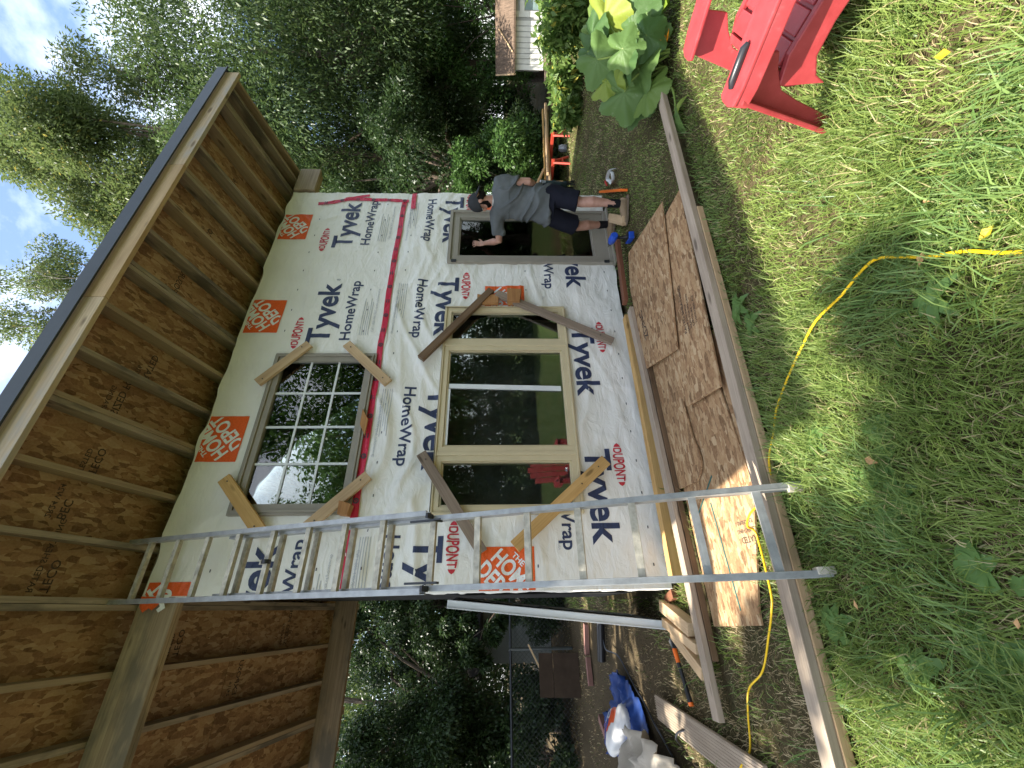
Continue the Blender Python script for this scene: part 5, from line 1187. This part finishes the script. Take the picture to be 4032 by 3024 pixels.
tree('bright leafy shrub just above the man and the sawhorses', (8.6,6.2,0), (8.7,6.3,1.5), 1.35, 1.25, 46, 26000, .085, LS, BK, g, .5, .2, 'shrub', name='shrub', group=B_, trunk=.04, clr=(.2,.36))
tree('dark shrub behind the lumber pile on the sawhorses', (9.7,6.8,0), (9.8,6.9,.95), 1.7, 1.2, 46, 26000, .085, LD_, BK, g, .5, .2, 'shrub', name='shrub', group=B_, trunk=.04, clr=(.2,.36))
tree('shady shrub between the sawhorses and the playhouse', (12.4,7.5,0), (12.5,7.6,1.3), 1.7, 1.3, 44, 24000, .09, LD_, BK, g, .5, .2, 'shrub', name='shrub', group=B_, trunk=.04, clr=(.2,.36))
tree('dark shrub tight behind the right corner of the shed', (6.9,6.6,0), (7.0,6.7,1.3), 1.2, 1.5, 44, 22000, .08, LS, BK, g, .5, .2, 'shrub', name='shrub', group=B_, trunk=.04, clr=(.2,.36))
tree('tall overgrown shrub mass behind the playhouse roof', (14.2,4.6,0), (14.4,4.8,2.2), 2.3, 2.2, 55, 30000, .10, LS, BK, g, .45, .2, 'shrub', name='shrub', group=B_, trunk=.06, clr=(.2,.36))
Q = 'trees at the shady back left'
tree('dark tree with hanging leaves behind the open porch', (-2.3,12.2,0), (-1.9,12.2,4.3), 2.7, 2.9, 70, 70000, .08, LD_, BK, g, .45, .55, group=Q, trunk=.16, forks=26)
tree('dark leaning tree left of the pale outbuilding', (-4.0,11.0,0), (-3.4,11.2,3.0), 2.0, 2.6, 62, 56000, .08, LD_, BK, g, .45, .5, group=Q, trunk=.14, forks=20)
tree('bright far tree glowing through the branches behind the outbuilding', (-.8,19.5,0), (-.7,19.5,5.4), 4.2, 4.4, 70, 36000, .16, LP, BK, g, .42, .4, group=Q, trunk=.25)
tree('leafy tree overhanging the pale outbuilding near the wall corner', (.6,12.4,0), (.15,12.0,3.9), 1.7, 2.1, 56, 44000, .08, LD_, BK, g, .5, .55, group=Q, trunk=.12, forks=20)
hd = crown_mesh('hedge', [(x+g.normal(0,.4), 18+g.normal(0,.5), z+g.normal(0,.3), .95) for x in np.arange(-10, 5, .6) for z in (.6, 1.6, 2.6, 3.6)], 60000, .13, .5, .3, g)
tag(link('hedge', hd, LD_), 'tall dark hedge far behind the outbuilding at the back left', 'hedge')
tree('wide distant tree at the far back left', (-6.5,24,0), (-6,24,7.5), 6.0, 6.5, 70, 40000, .2, LW, BK, g, .42, .4, group=Q, trunk=.3)
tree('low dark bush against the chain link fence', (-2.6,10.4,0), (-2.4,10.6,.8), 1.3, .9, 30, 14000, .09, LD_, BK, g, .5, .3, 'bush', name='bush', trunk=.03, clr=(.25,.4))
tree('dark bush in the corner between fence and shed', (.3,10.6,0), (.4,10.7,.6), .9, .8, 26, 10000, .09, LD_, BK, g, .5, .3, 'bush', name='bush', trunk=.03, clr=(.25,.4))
tree('unseen leafy tree added behind the yard corner to shade the soil under the porch', (-4.9,8.9,0), (-4.4,8.7,6.2), 2.1, 1.5, 44, 15000, .14, LS, BK, g, .5, .3, trunk=.18)  # unseen tree, added to keep sun off the porch soil
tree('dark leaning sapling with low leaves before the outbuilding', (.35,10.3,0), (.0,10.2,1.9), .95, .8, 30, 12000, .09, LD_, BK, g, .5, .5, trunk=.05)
tree('unseen tall tree added beside the open porch to shade the left yard', (-5.6,6.2,0), (-4.9,6.6,6.8), 2.7, 1.6, 52, 17000, .14, LS, BK, g, .5, .3, trunk=.2)  # added out of view so its crown shades the left yard
tree('tree overhanging the left of the lawn and shading it', (-5.2,2.3,0), (-4.65,1.75,6.7), 2.2, 1.2, 46, 16000, .13, LS, BK, g, .5, .3, trunk=.18)
H = 'trees across the yard facing the windows'
for x, y, z, rx, rz, lb in ((4.0,-10,4.2,3.6,3.8,'broad tree across the yard mirrored low in the upper window'), (7.4,-9.5,7.2,5.6,6.4,'tall tree across the yard mirrored at the right of the upper window'), (-4.5,-12,4.6,4.4,4,'low wide tree across the yard behind the camera side'), (16,-7,5.5,4.5,5,'big tree across the yard on the sunny side')):
    tree(lb, (x,y,0), (x,y,z), rx, rz, 70, 42000, .21, LS, BK, g, .45, .4, group=H, trunk=.25)
hd = crown_mesh('hedge', [(x+g.normal(0,.3), -8+g.normal(0,.4), z+g.normal(0,.2), .8) for x in np.arange(-8, 20, .55) for z in (.5, 1.3, 2.1)], 60000, .16, .5, .3, g)
tag(link('hedge', hd, LD_), 'unseen dark hedge added across the yard to darken the lower window reflections', 'hedge')  # unseen hedge, added so the lower panes reflect dark green
# bare dead limbs above the roof
mb = MB()
def twig(p, d, L_, r, n):
    e = p+d*L_; m_ = p.lerp(e, .5)+V3(g.normal(0, .05*L_, 3)); mb.tube([p, m_, e], [r, r*.75, r*.45], 5, caps=False)
    if n > 0:
        for _ in range(3 if n > 1 else 4): twig(m_.lerp(e, g.uniform(.1, 1)), (d+V3(g.normal(0, .42, 3))).normalized(), L_*g.uniform(.5, .75), r*.5, n-1)
for q in ((0,0,0),(.4,-.5,-.6)): twig(V3((11.3,10.9,11.2))+V3(q), V3((-.25,.05,1)).normalized(), 2.6, .05, 4)
mb.tube([(11.8,10.9,0),(11.5,10.8,6),(11.3,10.9,11.3)], [.16,.12,.06], 7)
tag(mb.build('bare_tree', plain('dead grey wood', (.30,.26,.22), .8, .1), None, True), 'bare dead tree with thin twigs standing out against the sky above the roof', 'tree')

# tomato plants ----------------------------------------------------------------
def bush(label, base, h, rx, nl, size, mat, cat, name, asp=.45, stems=7, group=None):
    o = empty(name, base, label, cat, group); b = V3(base); cl = []; mb = MB()
    for i in range(stems):
        a = g.uniform(0, 6.28); e = b+V3((rx*.8*math.cos(a)*g.uniform(.3,1), rx*.8*math.sin(a)*g.uniform(.3,1), h*g.uniform(.6,1))); m_ = b.lerp(e, .5)+V3((0,0,.1*h))
        mb.tube([b, m_, e], [.010,.007,.003], 5)
        for t in (.35,.55,.75,.95): p = b.lerp(e, t); cl.append((p.x+g.normal(0,.06), p.y+g.normal(0,.06), p.z, rx*g.uniform(.22,.38)))
    mb.build('stem', mat, o, True); link('foliage', crown_mesh('foliage', cl, nl, size, asp, .45, g, .7), mat, o); return o
TOM = leafmat('tomato leaf', (.085,.17,.035), (.24,.34,.085), .5, .45, (.50,.45,.08), .05)
for x, y, h, rx, lb in ((8.8,3.3,.70,.46,'tall tomato plant in front of the playhouse window'), (8.0,2.9,.72,.52,'sunlit tomato plant between the playhouse and the big squash leaves'), (9.3,2.6,1.05,.50,'tomato plant at the right edge against the white playhouse'), (7.9,3.6,.55,.42,'lower tomato plant at the left end of the playhouse'), (7.55,2.6,.85,.48,'yellowing tomato plant behind the squash'), (7.5,3.85,.45,.30,'small yellow-green plant at the edge of the sunlit strip')):
    bush(lb, (x,y,0), h, rx, 1500, .125, TOM, 'tomato plant', 'tomato_plant', .42, 8, 'tomato plants by the playhouse')
# squash plant -----------------------------------------------------------------
SQ = NT('squash leaf'); v_ = SQ.coord('Object', rnd=False); gg = SQ.n('ShaderNodeObjectInfo')
cq = SQ.ramp(gg.outputs['Random'], [(0,(.085,.17,.05)),(.6,(.15,.25,.065)),(.9,(.26,.34,.055)),(1,(.36,.40,.06))]); sp = SQ.ramp(SQ.noise(v_, 14, 4, .7), [(.60,(0,0,0)),(.72,(.5,.5,.5))]); cq = SQ.mix(sp, cq, (.34,.42,.27))
SQ.base(cq, .5, .35); SQ.bump(SQ.noise(v_, 24, 3, .6), .5, .01); tr = SQ.n('ShaderNodeBsdfTranslucent'); SQ.l(cq, tr.inputs[0]); ms = SQ.n('ShaderNodeMixShader'); ms.inputs[0].default_value = .42; SQ.l(SQ.b.outputs[0], ms.inputs[1]); SQ.l(tr.outputs[0], ms.inputs[2]); SQ.l(ms.outputs[0], SQ.out.inputs[0]); SQ = SQ.m
SQS = leafmat('squash stem', (.16,.24,.05), (.22,.30,.07), .2, .5)
def lobed(R0, seed, jag=.10, lobes=5, cup=.25):
    gq = np.random.default_rng(seed); V = [(0,0,0)]; F = []; na, nr = 60, 6
    for j in range(1, nr+1):
        for i in range(na):
            a = -math.pi+2*math.pi*(i+.5)/na; notch = 1-.75*math.exp(-((abs(a)-math.pi)/.22)**2)
            lob = 1+.16*math.cos(lobes*a)*1+jag*(.5*(i % 2)+.5*gq.uniform())*(j == nr)-.05
            r = R0*j/nr*notch*(lob if j > 2 else 1)*(1-.10*math.cos(a)+.12*math.cos(a)); t = j/nr
            vein = .06*R0*math.cos(lobes*2*a)*t; z = -cup*R0*t*t+vein*.5+.05*R0*math.sin(3*a+seed)*t*t
            V.append((r*math.cos(a), r*math.sin(a), z))
    for i in range(na): F.append((0, 1+i, 1+(i+1) % na))
    q = []
    for j in range(nr-1):
        for i in range(na): q.append((1+j*na+i, 1+(j+1)*na+i, 1+(j+1)*na+(i+1) % na, 1+j*na+(i+1) % na))
    return fast_mesh('leaf', np.array(V), np.array(q), np.array(F), True)
sq = empty('squash_plant', (4.15,1.65,0), 'big squash plant with broad grey-mottled leaves at the sunny edge of the lawn', 'squash plant')
leaves = [((4.26,1.56,.50),.20,.9,(.15,.1)), ((4.10,1.68,.42),.21,2.6,(.55,-.3)), ((3.99,1.74,.56),.17,1.8,(.2,.5)), ((4.35,1.70,.58),.19,.2,(.1,.3)), ((3.92,1.76,.36),.20,3.2,(.8,.2)), ((3.72,1.86,.34),.19,3.6,(.75,.3)), ((3.80,1.72,.24),.17,4.2,(.9,-.1)), ((4.08,1.55,.30),.19,5.0,(.7,-.5)), ((4.45,1.52,.36),.20,.6,(.4,-.4)), ((3.62,1.80,.18),.16,3.9,(.9,.4)), ((4.22,1.86,.40),.19,1.4,(.3,.6)), ((4.5,1.75,.5),.20,.4,(.2,.2)), ((4.65,1.62,.42),.18,.1,(.3,-.2)), ((3.98,1.60,.17),.14,4.6,(.8,-.6)), ((3.78,1.95,.22),.17,2.9,(.5,.7)), ((4.12,1.44,.22),.13,5.4,(.8,-.7))]
for i in range(16):
    leaves.append(((3.70+.95*g.uniform(), 1.50+.42*g.uniform(), .12+.46*g.uniform()), g.uniform(.085,.145), g.uniform(0,6.28), (.3,.3)))
for i, (p, r, rz, (tx, ty)) in enumerate(leaves):
    pv = V3(p)+V3((.13,-.03,0)); nv = (V3((-.55,-.30,.62+.5*(p[2]-.3)))+V3((.55*math.sin(i*2.3), .5*math.cos(i*1.9), .25*math.sin(i*3.1)))).normalized(); td = (V3((math.cos(rz)*.5-.25, math.sin(rz)*.5-.1, -.75))); td = (td-nv*td.dot(nv)).normalized()
    mw = Matrix((td, nv.cross(td), nv)).transposed().to_4x4(); mw.translation = pv; lf = link('leaf', lobed(r*1.15, i+3, cup=.30), SQ, sq, mw)
    b0 = V3((4.15+.22*math.sin(i*2.1), 1.66+.10*math.cos(i*1.7), .02)); mb = MB(); mb.tube(smooth_path([b0, b0.lerp(pv,.55)+V3((0,0,.06)), pv], 5), [.011]*6+[.008]*5, 7); mb.build('stem', SQS, sq, True)
FLW = leafmat('squash flower', (.85,.28,.01), (.9,.36,.02), .4, .4); mb = MB()
for i in range(5):
    a = i*1.257; mb.add([(0,0,0),(.030*math.cos(a-.5),.030*math.sin(a-.5),.045),(.055*math.cos(a),.055*math.sin(a),.085),(.030*math.cos(a+.5),.030*math.sin(a+.5),.045)], [(0,1,2,3)])
mb.build('flower', FLW, sq, mw=Matrix.Translation((3.96,1.53,.06)) @ Matrix.Rotation(.9, 4, 'X'))
mb = MB(); mb.tube(smooth_path([(3.72,1.72,.04),(3.55,1.66,.05),(3.42,1.70,.04),(3.30,1.78,.03)], 6), .008, 7); mb.build('vine', SQS, sq, True)
def rosette(label, loc, nlf, r, mat, cat='weed', name='broadleaf_weed', group='weeds in the lawn', w=.5, rise=.5, jag=0):
    o = empty(name, loc, label, cat, group); 
    for i in range(nlf):
        a = i*2.4+g.uniform(0,.5); L_ = r*g.uniform(.75,1.15); n = 8; V = []; F = []
        for j in range(n+1):
            t = j/n; wd = L_*w*.5*math.sin(math.pi*min(1, t**.8*.98+.02))**.8*(1+jag*(j % 2)); z = L_*(rise*1.25*t-.72*t*t)+.012; x = L_*t
            for s in (-1, 0, 1): V.append((x*math.cos(a)-s*wd*math.sin(a), x*math.sin(a)+s*wd*math.cos(a), z+abs(s)*wd*.25))
        for j in range(n):
            for s in (0, 1): F.append((j*3+s, j*3+s+1, (j+1)*3+s+1, (j+1)*3+s))
        link('leaf', fast_mesh('leaf', np.array(V), np.array(F), smooth=True), mat, o, Matrix.Translation(loc))
    return o
WD = leafmat('weed leaf', (.10,.20,.055), (.17,.29,.08), .4, .38)
wl = ((.56,1.36,'broad'),(.64,1.66,'long'),(.45,1.40,'broad'),(.33,1.41,'broad'),(.09,1.27,'round'),(-.12,1.36,'jagged'),(-.16,1.30,'round'),(.25,1.49,'broad'),(-.30,2.07,'jagged'),(-.07,1.92,'jagged'),(1.52,1.83,'jagged'),(1.36,1.78,'jagged'),(.40,1.52,'round'),(.02,1.12,'jagged'),(.85,.98,'long'),(-.2,1.62,'jagged'))
ws = ['near the yellow cord at the shade edge','just below the near board','in the middle of the left lawn','beside a dead brown leaf','at the bottom near the long grass','in the lower left lawn','at the very lower left','close to the right ladder foot','at the left end of the near board','left of the ladder feet by the board','on the trodden strip by the grey board','just right of the pointed sheet on the trodden strip','right of the ladder among short grass','at the bottom edge of the view','between cord and long grass in the foreground','left of the ladder in deep shade']
for (x, y, kd), wh in zip(wl, ws): rosette('%s-leaved green weed %s' % (kd, wh), (x, y, float(gz(np.array(x), np.array(y)))+.012), 7, {'broad':.085,'long':.095,'round':.08,'jagged':.10}[kd], WD, w={'broad':.62,'long':.36,'round':.8,'jagged':.42}[kd], jag=.35 if kd == 'jagged' else 0)
rosette('bright yellow-green seedling beside the squash and the red chair', (4.22,1.36,.03), 7, .17, leafmat('young squash leaf', (.20,.33,.03), (.30,.42,.05), .5, .4), 'seedling', 'squash_seedling', None, .7, .9)
rosette('limp pale squash leaf lying on the lawn by the end of the grey board', (3.32,1.72,.02), 3, .16, SQ, 'leaf', 'fallen_squash_leaf', None, .6, .3)
FL = leafmat('fallen leaf', (.55,.28,.14), (.7,.45,.2), .3, .6); FY = leafmat('yellow fallen leaf', (.75,.52,.03), (.8,.6,.05), .4, .5)
for (x, y, m, sz, lb) in ((1.47,.58,FY,.05,'yellow fallen leaf in the sunny grass near the picture bottom'), (.90,.767,FY,.05,'yellow fallen leaf on the grass beside the yellow cord'), (.46,1.42,FL,.06,'curled brown leaf among broad weeds'), (.97,.93,FL,.05,'brown leaf lying across the yellow cord'), (1.12,.83,FL,.03,'small tan leaf in the long sunny grass'), (.0,1.75,FL,.035,'small brown leaf left of the ladder feet'), (-.05,1.22,FL,.03,'tan leaf bit in the lower left lawn')):
    mb = MB(); mb.add([(-.5,0,0),(-.1,.28,.10),(.5,0,.06),(-.1,-.28,.12),(.1,0,-.05)], [(0,4,1),(1,4,2),(2,4,3),(3,4,0)]); mw = Matrix.Translation((x,y,float(gz(np.array(x),np.array(y)))+.055)) @ Matrix.Rotation(x*9, 4, 'Z') @ Matrix.Scale(sz, 4); tag(mb.build('fallen_leaf', m, None, mw=mw), lb, 'leaf', 'fallen leaves')
